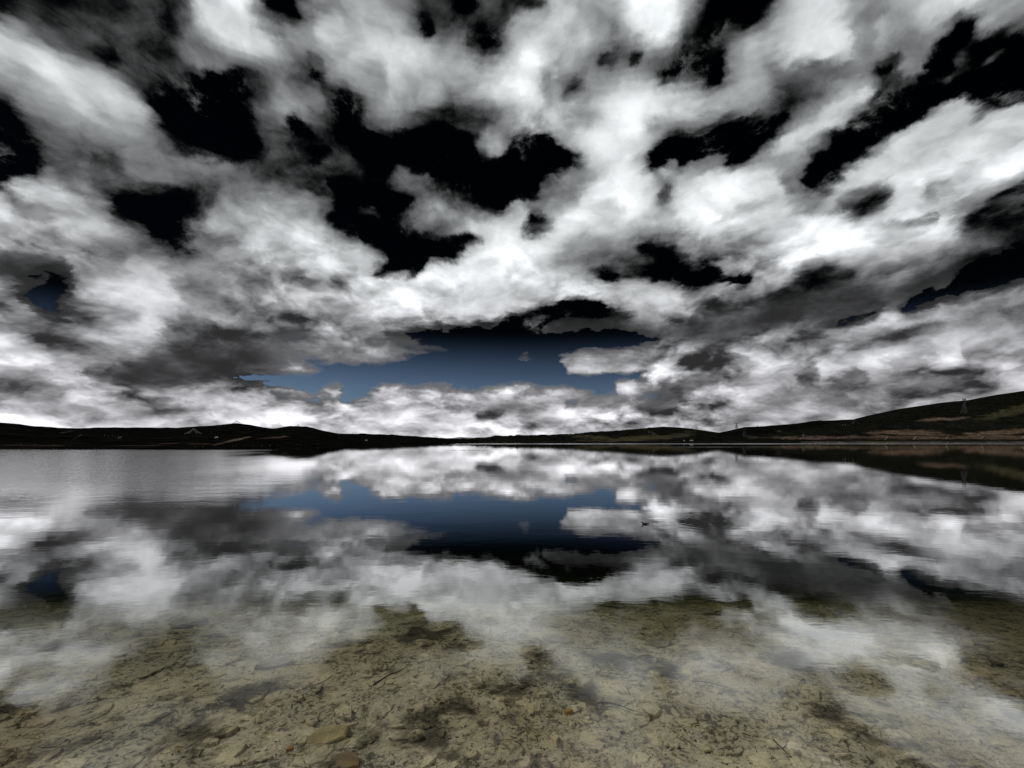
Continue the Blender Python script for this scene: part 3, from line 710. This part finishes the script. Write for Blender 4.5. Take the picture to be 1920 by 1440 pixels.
for k in range(16):
    vs, fs = slab_shape(1.0, int(sr.integers(6, 10)), 0.15, 0.12 + 0.08 * sr.random(), sr, 0.55 + 0.4 * sr.random())
    templates.append(mesh('flat_stone', vs, fs, M_slab))
placed = []
def free(x, y, r):
    return all((x - a) ** 2 + (y - b) ** 2 > (0.62 * (r + q)) ** 2 for a, b, q in placed)
def bed_at(px, py):            # the spot of the bed seen at a pixel of the photograph
    y = EYE * FPX / (py - HOR)
    for _ in range(4): y = (EYE - float(bed_z((px - 960) / FPX * y, y))) * FPX / (py - HOR)
    return (px - 960) / FPX * y, y
def lone_stone(name, px, py, w_px, asp, thick, material, label, cat='stone', rz=0.0, seed=0, tilt=(0, 0), lift=0.0):
    x, y = bed_at(px, py)
    r = w_px / 2 / (FPX / y)
    rr = np.random.default_rng(seed + 100)
    vs, fs = slab_shape(r, 9, 0.12, thick, rr, asp)
    o = link(name, mesh(name, vs, fs, material), None, (x, y, float(bed_z(x, y)) + lift))
    o.rotation_euler = (R(tilt[0]), R(tilt[1]), R(rz))
    placed.append((x, y, r))
    return tag(o, label, cat)
lone_stone('flat_stone', 612, 1382, 92, 0.62, 0.022, M_ochre, 'large smooth ochre flat stone in the front shallows, wider than all around it', rz=8, seed=1, tilt=(3, -2))
lone_stone('flat_stone', 655, 1428, 62, 0.6, 0.018, M_rust, 'rust brown flat stone at the water edge just in front of the large ochre one', rz=-20, seed=2, tilt=(2, 3))
lone_stone('flat_stone', 1235, 1210, 62, 0.75, 0.04, M_pale, 'pale angular slate slab among dark cracks under a black cloud reflection', rz=20, seed=3, tilt=(4, -3))
lone_stone('flat_stone', 1045, 1202, 60, 0.45, 0.035, M_pale, 'pale long slate flake tilted towards the right in mid shallows', rz=-15, seed=4, tilt=(3, 5))
lone_stone('flat_stone', 515, 1247, 78, 0.5, 0.04, M_pale, 'pale raised slate slab at the left of the shallows with a shadowed front edge', rz=15, seed=5, tilt=(6, 0))
lone_stone('flat_stone', 350, 1170, 80, 0.7, 0.06, M_pale, 'broken pale slab beside a dark hollow far out on the left', rz=-10, seed=6, tilt=(4, -5))
lone_stone('pebble', 1066, 1337, 17, 0.6, 0.02, M_orange, 'small bright orange pebble standing out on the olive silt', cat='pebble', rz=10, seed=7, lift=0.008)
lone_stone('pebble', 544, 1407, 14, 0.8, 0.018, M_orange, 'tiny yellow orange pebble left of the large ochre stone', cat='pebble', rz=50, seed=8, lift=0.008)
n_ind = 0
tries = 0
while n_ind < 290 and tries < 20000:
    tries += 1
    y = 2.35 + 4.6 * sr.random() ** 1.35
    x = sr.uniform(-1.27, 1.27) * y
    r = (0.06 + 0.12 * sr.random() ** 2.2) * (0.75 + 0.09 * y)
    if not free(x, y, r): continue
    placed.append((x, y, r))
    o = link('flat_stone', templates[int(sr.integers(16))], None, (x, y, float(bed_z(x, y)) + r * sr.uniform(-0.15, 0.0)))
    o.scale = (r, r * sr.uniform(0.8, 1.1), r * sr.uniform(0.7, 1.3))
    o.rotation_euler = (R(sr.normal(0, 4)), R(sr.normal(0, 4)), sr.uniform(0, 6.28))
    tag(o, 'flat silt-coated slate stone lying among many on the shallow lake bed', 'stone', 'flat slate stones on the lake bed')
    n_ind += 1
# the countless smaller flakes and crumbs between them
def scatter(name, count, rmin, rmax, ymax, material, label, seed, thick=(0.10, 0.3), lift=(-0.05, 0.25), pw=2.5, clump=0.0, slim=1.0):
    rr = np.random.default_rng(seed)
    base = []
    for k in range(14):
        base.append(slab_shape(1.0, int(rr.integers(5, 8)), 0.1, 1.0, rr, 0.5 + 0.5 * rr.random()))
    V, F, off = [], [], 0
    yy = 2.2 + (ymax - 2.2) * rr.random(count) ** 1.5; xx = rr.uniform(-1.3, 1.3, count) * yy
    if clump:
        keep = fbm(xx * 1.1 + 30, yy * 1.1, 3) + rr.uniform(-.25, .25, count) > clump
        xx = xx[keep]; yy = yy[keep]
    zz = bed_z(xx, yy)
    for x, y, z in zip(xx, yy, zz):
        bv, bf = base[int(rr.integers(14))]
        r = rmin + (rmax - rmin) * rr.random() ** pw
        th = r * rr.uniform(*thick)
        M = Matrix.Rotation(rr.uniform(0, 6.28), 3, 'Z') @ Matrix.Rotation(rr.normal(0, 0.14), 3, 'X') @ Matrix.Rotation(rr.normal(0, 0.14), 3, 'Y')
        A = np.array(bv) * (r, r * (1 if slim == 1.0 else slim * rr.uniform(.5, 1.6)), th)
        A = A @ np.array(M).T + (x, y, z + r * rr.uniform(*lift))
        V.append(A)
        F += [tuple(i + off for i in f) for f in bf]
        off += len(bv)
    V = np.concatenate(V)
    return tag(link(name, mesh(name, V, F, material)), label, kind='stuff')
scatter('slate_flakes', 4200, 0.015, 0.085, 9.0, M_slab, 'small slate flakes strewn over the lake bed', 31, lift=(-0.22, 0.06), thick=(0.08, 0.22))
M_peat = plain('peat_crumb', (0.022, 0.019, 0.014), 0.9, 0.4, 30)
scatter('peat_crumbs', 15000, 0.003, 0.020, 7.0, M_peat, 'dark peat crumbs and twig bits lying in the silt', 32, thick=(0.04, 0.14), lift=(-0.02, 0.10), clump=0.05, pw=3.0, slim=0.40)
scatter('orange_grit', 260, 0.004, 0.011, 4.6, M_orange, 'tiny orange grains scattered in the silt', 33, thick=(0.3, 0.7), lift=(0.1, 0.5), clump=0.0)

# sunken twigs and the pale reed afloat
def twig(px0, py0, px1, py1, r, label, material=None, bend=0.02):
    x0, y0 = bed_at(px0, py0); x1, y1 = bed_at(px1, py1)
    mb = MB(); pts = []
    for k in range(7):
        t = k / 6
        x = x0 + (x1 - x0) * t; y = y0 + (y1 - y0) * t + bend * math.sin(t * 5)
        pts.append(Vector((x, y, float(bed_z(x, y)) + 0.03)))
    c0 = pts[3].copy()
    for k in range(6): mb.bar(pts[k] - c0, pts[k + 1] - c0, r * (1 - k * .1), r * (1 - (k + 1) * .1), 6)
    a = pts[4] - c0
    mb.bar(a, a + Vector((0.05, 0.03, 0.012)), r * .6, r * .3, 5)
    return tag(mb.build('twig', material or M_twig, loc=c0), label, 'twig')
twig(1297, 1283, 1365, 1293, 0.006, 'thin straight dark twig lying alone on pale silt, right of centre')
twig(700, 1291, 765, 1252, 0.007, 'dark crooked twig under the black cloud reflection left of centre', bend=0.03)
twig(1120, 1325, 1195, 1338, 0.006, 'short dark bent twig near the small bright orange pebble', bend=0.03)
twig(1450, 1395, 1475, 1420, 0.006, 'short dark twig in the front shallows at the right', bend=0.02)
y = EYE * FPX / (1052 - HOR)
mb = MB()
pts = [Vector(((px - 863) / FPX * y, dy_, z_)) for px, dy_, z_ in ((850, 0, .004), (856, .012, .007), (863, .008, .005), (870, .0, .007), (876, -.008, .004))]
for a, b in zip(pts, pts[1:]): mb.bar(a, b, .0065, .006, 6)
tag(mb.build('floating_reed', M_reed, loc=((863 - 960) / FPX * y, y, 0.003)), 'pale broken reed stalk floating on the dark water', 'reed')

# the small bird swimming, and one far out
def bird(x, y, rz, s, label):
    root = empty('water_bird', (x, y, 0.0), rz)
    tag(root, label, 'bird', 'small dark birds on the water')
    me = bpy.data.meshes.new('body'); bm = bmesh.new()
    bmesh.ops.create_uvsphere(bm, u_segments=14, v_segments=9, radius=1)
    for v in bm.verts:
        px_, py_, pz_ = v.co
        taper = 1 - 0.45 * max(px_, 0)
        v.co = (px_ * .075, py_ * .034 * taper, pz_ * .026 * taper + .012 + 0.016 * max(px_, 0) ** 2)
        if px_ < -.4 and pz_ > 0:                       # breast and neck run up to the head at the front
            k = (-px_ - .4) / .6
            v.co.z += .020 * k * k
    bm.to_mesh(me); bm.free()
    me.materials.append(M_bird); me.polygons.foreach_set('use_smooth', [True] * len(me.polygons))
    body = link('body', me, root)
    hm = bpy.data.meshes.new('head'); bm = bmesh.new()
    bmesh.ops.create_uvsphere(bm, u_segments=10, v_segments=7, radius=.017, matrix=Matrix.Translation((-.078, 0, .052)))
    bmesh.ops.create_cone(bm, segments=6, radius1=.009, radius2=.012, depth=.03, cap_ends=True, matrix=Matrix.Translation((-.068, 0, .036)))
    bm.to_mesh(hm); bm.free(); hm.materials.append(M_bird)
    hd = link('head', hm, root)
    b = MB(); b.bar((-.092, 0, .052), (-.118, 0, .048), .005, .0015, 5); b.build('beak', M_dark, hd)
    t = MB(); t.bar((.06, 0, .018), (.098, 0, .022), .012, .005, 6); t.build('tail', M_bird, root)
    root.scale = (s, s, s)
    return root
bird(BIRD[0], BIRD[1], 0.0, 1.0, 'small dark bird on the still water ahead of its rings of ripples')
yb = EYE * FPX / 11.5
bird((912 - 960) / FPX * yb, yb, 0.5, 2.6, 'tiny dark bird far out on the grey water below the distant mountains')

# mud bar just breaking the surface
yb = EYE * FPX / (844.3 - HOR)
nb = 60
vs, fs = [], []
for i in range(nb + 1):
    t = i / nb; x = (838 + (918 - 838) * t - 960) / FPX * yb
    wdt = 1.3 * math.sin(math.pi * t) ** .6 * (0.7 + 0.6 * abs(float(vnoise(t * 13, 3.3))))
    top = 0.05 * (0.5 + float(vnoise(t * 17, 8.1))) * math.sin(math.pi * t) ** .5 + 0.012
    for dy_, z_ in ((-1.5, -.4), (-.6, .0), (0, top), (.6, .0), (1.5, -.4)):
        vs.append((x, yb + dy_ * max(wdt, .05), z_))
for i in range(nb):
    for k in range(4):
        a = i * 5 + k; fs.append((a, a + 5, a + 6, a + 1))
tag(link('mud_bar', mesh('mud_bar', vs, fs, M_peat)), 'thin black mud bar barely above the water', kind='structure')

# ------------------------------------------------------------------ things on the hills
def pylon_cat(root, H):
    """lattice mast with a waisted body and an open head carrying a crossarm (cat-head type)"""
    w0, w1, hw = H * .135, H * .035, H * .62
    r = H * .0085
    corners = [(-1, -1), (1, -1), (1, 1), (-1, 1)]
    for sx, sy in corners:
        b = MB(); b.bar((sx * w0, sy * w0, -2), (sx * w1, sy * w1, hw), r * 1.3, r); b.build('leg', M_steel, root)
    b = MB(); lv = [0, .2, .38, .53, .66, .78, .89, 1.0]
    for q in range(4):
        p, n_ = corners[q], corners[(q + 1) % 4]
        for a, c in zip(lv, lv[1:]):
            wa = w0 + (w1 - w0) * a; wc = w0 + (w1 - w0) * c
            b.bar((p[0] * wa, p[1] * wa, hw * a), (n_[0] * wc, n_[1] * wc, hw * c), r * .6)
            b.bar((n_[0] * wa, n_[1] * wa, hw * a), (p[0] * wc, p[1] * wc, hw * c), r * .6)
            b.bar((p[0] * wc, p[1] * wc, hw * c), (n_[0] * wc, n_[1] * wc, hw * c), r * .6)
    b.build('bracing', M_steel, root)
    arm = H * .17
    for s_ in (-1, 1):
        b = MB()
        for sy in (-1, 1):
            b.bar((s_ * w1, sy * w1, hw), (s_ * arm * .72, sy * w1 * .8, H * .86), r)
            b.bar((-s_ * w1 * .2, sy * w1, hw), (s_ * arm * .45, sy * w1 * .8, H * .86), r * .7)
        for t in (.25, .5, .75):
            b.bar((s_ * (w1 + (arm * .72 - w1) * t), w1, hw + (H * .86 - hw) * t), (s_ * (arm * .45 * t), -w1, hw + (H * .86 - hw) * t), r * .6)
        b.build('head_strut', M_steel, root)
        b = MB(); b.bar((s_ * arm * .72, 0, H * .86), (s_ * arm * .92, 0, H), r, r * .6); b.bar((s_ * arm * .5, 0, H * .86), (s_ * arm * .92, 0, H), r * .7, r * .5); b.build('horn', M_steel, root)
        for x_ in (arm * 1.12,):
            b = MB()
            for k in range(5): b.bar((s_ * x_, 0, H * (.855 - .011 * k)), (s_ * x_, 0, H * (.846 - .011 * k)), r * (1.3 if k % 2 == 0 else .6), n=6)
            b.build('insulator', M_dark, root)
    b = MB()
    for sy in (-1, 1):
        b.bar((-arm * 1.15, 0, H * .855), (-arm * .72, sy * w1 * .8, H * .88), r * .7); b.bar((arm * 1.15, 0, H * .855), (arm * .72, sy * w1 * .8, H * .88), r * .7)
        b.bar((-arm * 1.15, sy * w1 * .3, H * .855), (arm * 1.15, sy * w1 * .3, H * .855), r)
        b.bar((-arm * .72, sy * w1 * .8, H * .88), (arm * .72, sy * w1 * .8, H * .88), r)
        for k in range(8):
            xa = -arm * .72 + arm * 1.44 * k / 8; xb = xa + arm * 1.44 / 8
            b.bar((xa, sy * w1 * .6, H * (.855 if k % 2 else .88)), (xb, sy * w1 * .6, H * (.88 if k % 2 else .855)), r * .6)
    b.build('crossarm', M_steel, root)
    b = MB(); b.bar((0, 0, H * .855), (0, 0, H * .80), r * .9, n=6); b.build('insulator', M_dark, root)
def pylon(hill, px, py, hpx, rz, label, wide=1.0):
    p = hill.hit(px, py)
    H = hpx / FPX * p.y
    root = empty('power_pylon', p, rz)
    pylon_cat(root, H)
    root.scale = (wide, wide, 1)
    return tag(root, label, 'pylon', 'power pylons on the hills')
def ridge_at(hill, px, back=0.0):
    yr = float(np.interp(px, hill.ridge[:, 0], hill.ridge[:, 1])) + back
    return Vector(((px - 960) / FPX * yr, yr, float(hill.z(px, yr))))
pylon(slope, 1808, 775, 30, R(20), 'tallest grey lattice pylon, standing on the long brown and green hillside')
def pylon_on_ridge(hill, px, hpx, rz, label, back=0, wide=1.5):
    p = ridge_at(hill, px, back); H = hpx / FPX * p.y
    root = empty('power_pylon', p, rz); pylon_cat(root, H); root.scale = (wide, wide, 1)
    return tag(root, label, 'pylon', 'power pylons on the hills')
pylon_on_ridge(back, 1381, 12.5, R(5), 'pylon with a forked head standing clear against the sky above the dip in the ridge')
pylon(back, 1396, 820, 17.5, R(8), 'forked pylon on the dark slope below the one against the sky', 1.5)
pylon_on_ridge(back, 1332, 6, R(5), 'tiny pylon head peeping over the low saddle left of the forked pylons', back=60)
pylon_on_ridge(back, 1420, 4.5, R(5), 'tiny pylon top just showing over the ridge right of the forked pylons', back=140)
pylon(slope, 1703, 806, 7, R(15), 'small thin pylon at the upper edge of the brown field', .7)

def flag_tent(p, w, h, strings, label, dark=False, mast=True, seed=0):
    """a mast with strings of prayer flags running down to the ground all round, like a tent"""
    rr = random.Random(seed)
    root = empty('prayer_flag_tent', p)
    tag(root, label, 'prayer flags', 'prayer flag tents on the hills')
    if mast:
        b = MB(); b.bar((0, 0, -1), (0, 0, h * 1.02), w * .012, w * .008, 8); b.build('mast', M_dark, root)
    for k in range(strings):
        a = 2 * math.pi * (k + .3) / strings
        ex, ey = math.cos(a) * w / 2, math.sin(a) * w / 2 * .8
        b = MB(); n_ = 16; prev = None
        for q in range(n_ + 1):
            t = q / n_
            pnt = Vector((ex * t, ey * t, h * (1 - t) - h * .22 * math.sin(math.pi * t) * .6))
            if prev is not None:
                b.bar(prev, pnt, w * .003, n=3)
                if rr.random() < .85:
                    m_ = (prev + pnt) / 2; d = (pnt - prev) * .38; fh = w * .035 * rr.uniform(.6, 1.2)
                    o_ = Vector((-d.y, d.x, 0)).normalized() * .03 if d.length > 0 else Vector()
                    vs_ = [m_ - d - o_, m_ + d - o_, m_ + d - o_ - Vector((0, 0, fh)), m_ - d - o_ - Vector((0, 0, fh)),
                           m_ - d + o_, m_ + d + o_, m_ + d + o_ - Vector((0, 0, fh)), m_ - d + o_ - Vector((0, 0, fh))]
                    b.add(vs_, [(0, 1, 2, 3), (7, 6, 5, 4), (0, 4, 5, 1), (3, 2, 6, 7), (0, 3, 7, 4), (1, 5, 6, 2)])
            prev = pnt
        b.build('flag_string', M_flagdark if dark and k % 3 else M_flag, root)
    return root
p = ridge_at(west, 444, -6); k = p.y / FPX
flag_tent(p, 16 * k, 5.2 * k, 10, 'tent of prayer flag strings on the highest point of the left ridge', dark=True, seed=1)
p = west.hit(363, 813); k = p.y / FPX
flag_tent(p, 30 * k, 10.5 * k, 7, 'wide loose fan of white prayer flag strings on the dark slope below the ridge', seed=2)
p = ridge_at(west, 559, -4); k = p.y / FPX
flag_tent(p, 9 * k, 6 * k, 9, 'small steep tent of prayer flags on the second knoll of the left ridge', dark=True, seed=3)
M_cairn = plain('cairn_stone', (0.03, 0.028, 0.025), 0.9, 0.3, 0.7)
def cairn(p, w, h, label):
    root = empty('cairn', p); tag(root, label, 'cairn', 'cairns on the left ridge')
    rr = np.random.default_rng(int(abs(p.x)))
    for (sc, z0, nm) in ((1, 0, 'base'), (.72, .38, 'middle_course'), (.42, .72, 'top_course')):
        vs, fs = slab_shape(w / 2 * sc, 8, .2, h * .22, rr, .9)
        link(nm, mesh(nm, vs, fs, M_cairn), root, (0, 0, h * z0))
    return root
p = ridge_at(west, 544.8, -4); k = p.y / FPX
cairn(p, 2.2 * k, 2.4 * k, 'black cairn on the ridge just left of the small steep prayer flag tent')
p = ridge_at(west, 572, -4); k = p.y / FPX
cairn(p, 2.4 * k, 1.8 * k, 'low black cairn on the ridge just right of the small steep prayer flag tent')

def flag_pole(p, h, lean, label, group='white flag poles'):
    root = empty('flag_pole', p); tag(root, label, 'flag pole', group)
    r = h * .03
    b = MB(); b.bar((0, 0, -.5), (lean, 0, h), r, r * .7, 6); b.build('pole', M_boulder, root)
    b = MB()
    n_ = 6
    for q in range(n_):
        t0 = .25 + .72 * q / n_; t1 = .25 + .72 * (q + 1) / n_
        b.box((lean * (t0 + t1) / 2 + h * .09, .02 * h * math.sin(q * 1.7), h * (t0 + t1) / 2), (h * .15, h * .02, h * .72 / n_ * .98), 0.15 * math.sin(q * 2.1))
    b.build('banner', M_flag, root)
    return root
for (px, py, hpx, lab) in ((196, 817.5, 3.4, 'tall thin white flag pole, first and tallest in the row beside the banner stand'), (202.5, 818.6, 2.4, 'short white flag pole, second in the row left of the pale banner stand'),
                           (211, 818.6, 2.8, 'thin white flag pole, third in the row left of the pale banner stand'), (216.5, 820.5, 2.6, 'white flag pole close against the pale banner stand')):
    p = west.hit(px, py); k = p.y / FPX
    flag_pole(p, hpx * k, (.4 if px > 215 else 0) * -k, lab, 'flag poles by the banner stand')
p = west.hit(222, 822.5); k = p.y / FPX
root = empty('banner_stand', p); tag(root, 'pale slanting stand of white banners on the black left slope', 'banner stand')
for q in range(5):
    x = (-2.2 + q) * k
    b = MB(); b.bar((x, 0, -.3), (x + 1.3 * k, .3 * q, 4.2 * k), .10 * k, .07 * k, 5); b.build('pole', M_boulder, root)
    b = MB()
    for t in (0.12, 0.34, 0.56, 0.78):
        b.box((x + 1.3 * k * (t + .1) + .32 * k, .3 * q * t, 4.2 * k * (t + .1)), (.62 * k, .05 * k, .85 * k), .1 * q)
    b.build('banner', M_flag, root)
for (px, py, hpx, lab) in ((1580, 799, 4, 'white prayer flag pole, the lowest on the dark right slope'), (1585, 798.5, 4.6, 'white prayer flag pole beside the leaning one on the dark right slope'), (1590, 798.6, 2.2, 'short leaning white flag between two pairs of poles on the right slope'),
                           (1598, 794.6, 4, 'tall white flag pole, left one of the upper pair on the right slope'), (1600.5, 794.2, 4, 'tall white flag pole, right one of the upper pair on the right slope'), (1608, 794.8, 2.4, 'short white flag furthest up the dark right slope')):
    p = slope.hit(px, py); k = p.y / FPX
    flag_pole(p, hpx * k, .6 * k, lab, 'flag poles on the right slope')

def house(hill, px, py, wpx, hpx, label, rz=0.0, wing=True, M=M_white, deep=0.7):
    p = hill.hit(px, py); k = p.y / FPX
    w, h, d = wpx * k, hpx * k, wpx * k * deep
    root = empty('house', p, rz); tag(root, label, 'house', 'small white houses by the lake')
    b = MB(); b.box((0, 0, h * .3 - 1), (w, d, h * .7 + 2)); b.build('wall', M, root)
    b = MB()
    hw, hd, z0, z1 = w * .54, d * .56, h * .655, h
    b.add([(-hw, -hd, z0), (hw, -hd, z0), (hw, hd, z0), (-hw, hd, z0), (-hw * .96, 0, z1), (hw * .96, 0, z1)], [(0, 1, 5, 4), (2, 3, 4, 5), (1, 2, 5), (3, 0, 4), (3, 2, 1, 0)])
    b.build('roof', M_roof, root)
    for x in (-.3, .3):
        b = MB(); b.box((x * w, -d / 2 - .02, h * .38), (w * .16, .08, h * .22)); win = b.build('window', M_dark, root)
        b = MB(); b.box((x * w, -d / 2 - .05, h * .25), (w * .2, .16, h * .03)); b.build('sill', M_roof, win)
    b = MB(); b.box((0, -d / 2 - .02, h * .25), (w * .15, .09, h * .46)); b.build('door', M_dark, root)
    if wing:
        b = MB(); b.box((-w * .78, d * .05, h * .16 - 1), (w * .55, d * .8, h * .42 + 2)); b.build('wing', M, root)
        b = MB(); b.box((-w * .78, d * .05, h * .39), (w * .60, d * .88, h * .05)); b.build('wing_roof', M_roof, root)
    return root
house(west, 406.5, 821, 3.4, 2.3, 'single bright white house with a low wing above the brown track on the left hill', 0.1)
house(mid, 687, 828.3, 4.6, 3.4, 'white house at the foot of the low ridge near the far end of the lake', -.25)
house(mid, 626, 818.0, 2.4, 1.4, 'faint grey house high on the low ridge, left of a second one', wing=False, M=M_boulder)
house(mid, 643, 820.0, 2.4, 1.4, 'faint grey house on the low ridge, right of another like it', wing=False, M=M_boulder)
house(centre, 1283, 826.8, 2.0, 1.5, 'little white house on the shore under the rounded dark hill, next to a longer one', wing=False)
house(centre, 1297, 826.6, 4.4, 1.8, 'long white house on the shore under the rounded dark hill', .1, deep=.4)
house(slope, 1506.5, 816.6, 2.4, 1.4, 'small pale hut where the long hillside meets the dark ridge', wing=False, M=M_boulder)

# concrete drain chutes down the road bank on the right shore
def chute(px0, py0, px1, py1, wpx, label):
    a = slope.hit(px0, py0); b_ = slope.hit(px1, py1)
    k = a.y / FPX
    d = b_ - a; L_ = d.length; d = d.normalized()
    side = Vector((1, 0, 0)) - d * d.x; side = side.normalized(); up = d.cross(side); up = up if up.z > 0 else -up
    w = wpx * k / 2; base = a.copy()
    root = empty('drain_chute', base); tag(root, label, 'drain chute', 'concrete drain chutes on the shore bank')
    def strip(nm, s0, s1, h0, h1):
        vs = []
        for t in (-.02, 1.02):
            for s_, h_ in ((s0, h0), (s1, h0), (s1, h1), (s0, h1)):
                vs.append(d * L_ * t + side * s_ + up * h_)
        m_ = MB(); m_.add(vs, [(0, 1, 2, 3), (7, 6, 5, 4), (0, 4, 5, 1), (1, 5, 6, 2), (2, 6, 7, 3), (3, 7, 4, 0)]); m_.build(nm, M_concrete, root)
    strip('channel', -w, w, -.3, .5)
    strip('side_wall', -w - .25, -w, -.3, 1.0); strip('side_wall', w, w + .25, -.3, 1.0)
    return root
chs = [(1467, 824, 1474, 820.5, .5, 'faintest thin pale chute at the left end of the chutes on the bank'), (1500, 824, 1507, 820.5, .6, 'thin faint pale chute right of the faintest one on the shore bank'),
       (1534, 823.5, 1540, 820.5, .7, 'thin pale chute below the dark ridge on the shore bank'), (1570, 823, 1575, 820.5, .6, 'short dim chute between dark shrubs on the bank'),
       (1659.5, 824, 1664, 820, 1.0, 'pale slanting chute below the left end of the brown field'), (1712.5, 824, 1718, 819.8, 1.4, 'brightest and broadest pale chute, with white stones lying near it'),
       (1773.5, 823, 1777.5, 819.6, 1.1, 'pale slanting chute to the right of the brightest chute'), (1839.5, 822.5, 1844, 819.2, 1.1, 'pale slanting chute below the tallest pylon'),
       (1916.5, 821.5, 1921, 818.4, 1.5, 'pale slanting chute at the very right end of the shore bank')]
for c_ in chs: chute(*c_)

# pale boulders along the left shore
bl = [(39, 833.6, 1.3), (65, 833.8, 1.1), (69.5, 833.6, 1.0), (101, 834.6, 1.4), (130.5, 836.2, 1.0), (100, 841.2, 1.2), (106, 841.4, 1.0), (124.5, 841.2, 1.2), (178, 840.5, 1.0), (366, 838.2, 1.3), (381, 837.8, 1.6), (390, 838, 1.0), (404, 838, .9), (436.5, 836.5, 1.2), (443, 836.2, 1.0), (475, 836.6, 1.1), (491, 836, 1.5), (506.5, 835.6, 1.9), (520, 834.8, 1.1), (557.5, 834, 1.5), (563, 834, 1.6), (596, 832.4, 1.2)]
bt = [mesh('boulder', *slab_shape(1.0, 8, .5, .8, np.random.default_rng(60 + q), .8), M_boulder) for q in range(4)]
for i, (px, py, w) in enumerate(bl):
    p = west.hit(px, py); k = p.y / FPX
    o = link('boulder', bt[i % 4], None, p); o.scale = (w * k * .5, w * k * .5, w * k * .45); o.rotation_euler = (0, 0, i * 1.3)
    tag(o, 'pale grey boulder, one of many tiny ones dotted along the dark left shore', 'boulder', 'pale boulders along the left shore')

# low scrub on the right hillside, nobody could count it
rr = np.random.default_rng(77)
V, F, off = [], [], 0
for q in range(1500):
    px = rr.uniform(1500, 2100); ys_ = np.interp(px, slope.shore[:, 0], slope.shore[:, 1]); yr = np.interp(px, slope.ridge[:, 0], slope.ridge[:, 1])
    t = rr.random() ** 1.3 * .9 + .03; y = ys_ + t * (yr - ys_); x = (px - 960) / FPX * y
    if fbm(x / 70, y / 70, 3) + rr.uniform(-.2, .2) < 0.08: continue
    z = float(slope.z(px, y)); s_ = rr.uniform(.7, 2.2)
    n_ = 6
    vs = [(x + math.cos(a) * s_ * rr.uniform(.8, 1.3), y + math.sin(a) * s_ * rr.uniform(.8, 1.3), z - .4) for a in np.arange(n_) / n_ * 6.283]
    vs += [(x + math.cos(a) * s_ * .75 * rr.uniform(.7, 1.3), y + math.sin(a) * s_ * .75, z + s_ * rr.uniform(.4, .8)) for a in np.arange(n_) / n_ * 6.283 + .4] + [(x, y, z + s_ * rr.uniform(.8, 1.1))]
    fs = [(i, (i + 1) % n_, n_ + (i + 1) % n_, n_ + i) for i in range(n_)] + [(n_ + i, n_ + (i + 1) % n_, 2 * n_) for i in range(n_)]
    V += vs; F += [tuple(i + off for i in f) for f in fs]; off += len(vs)
M_scrub = plain('scrub', (0.005, 0.006, 0.0035), 0.95, 0.5, .3)
tag(link('scrub', mesh('scrub', V, F, M_scrub)), 'low dark scrub speckled over the right hillside', kind='stuff')
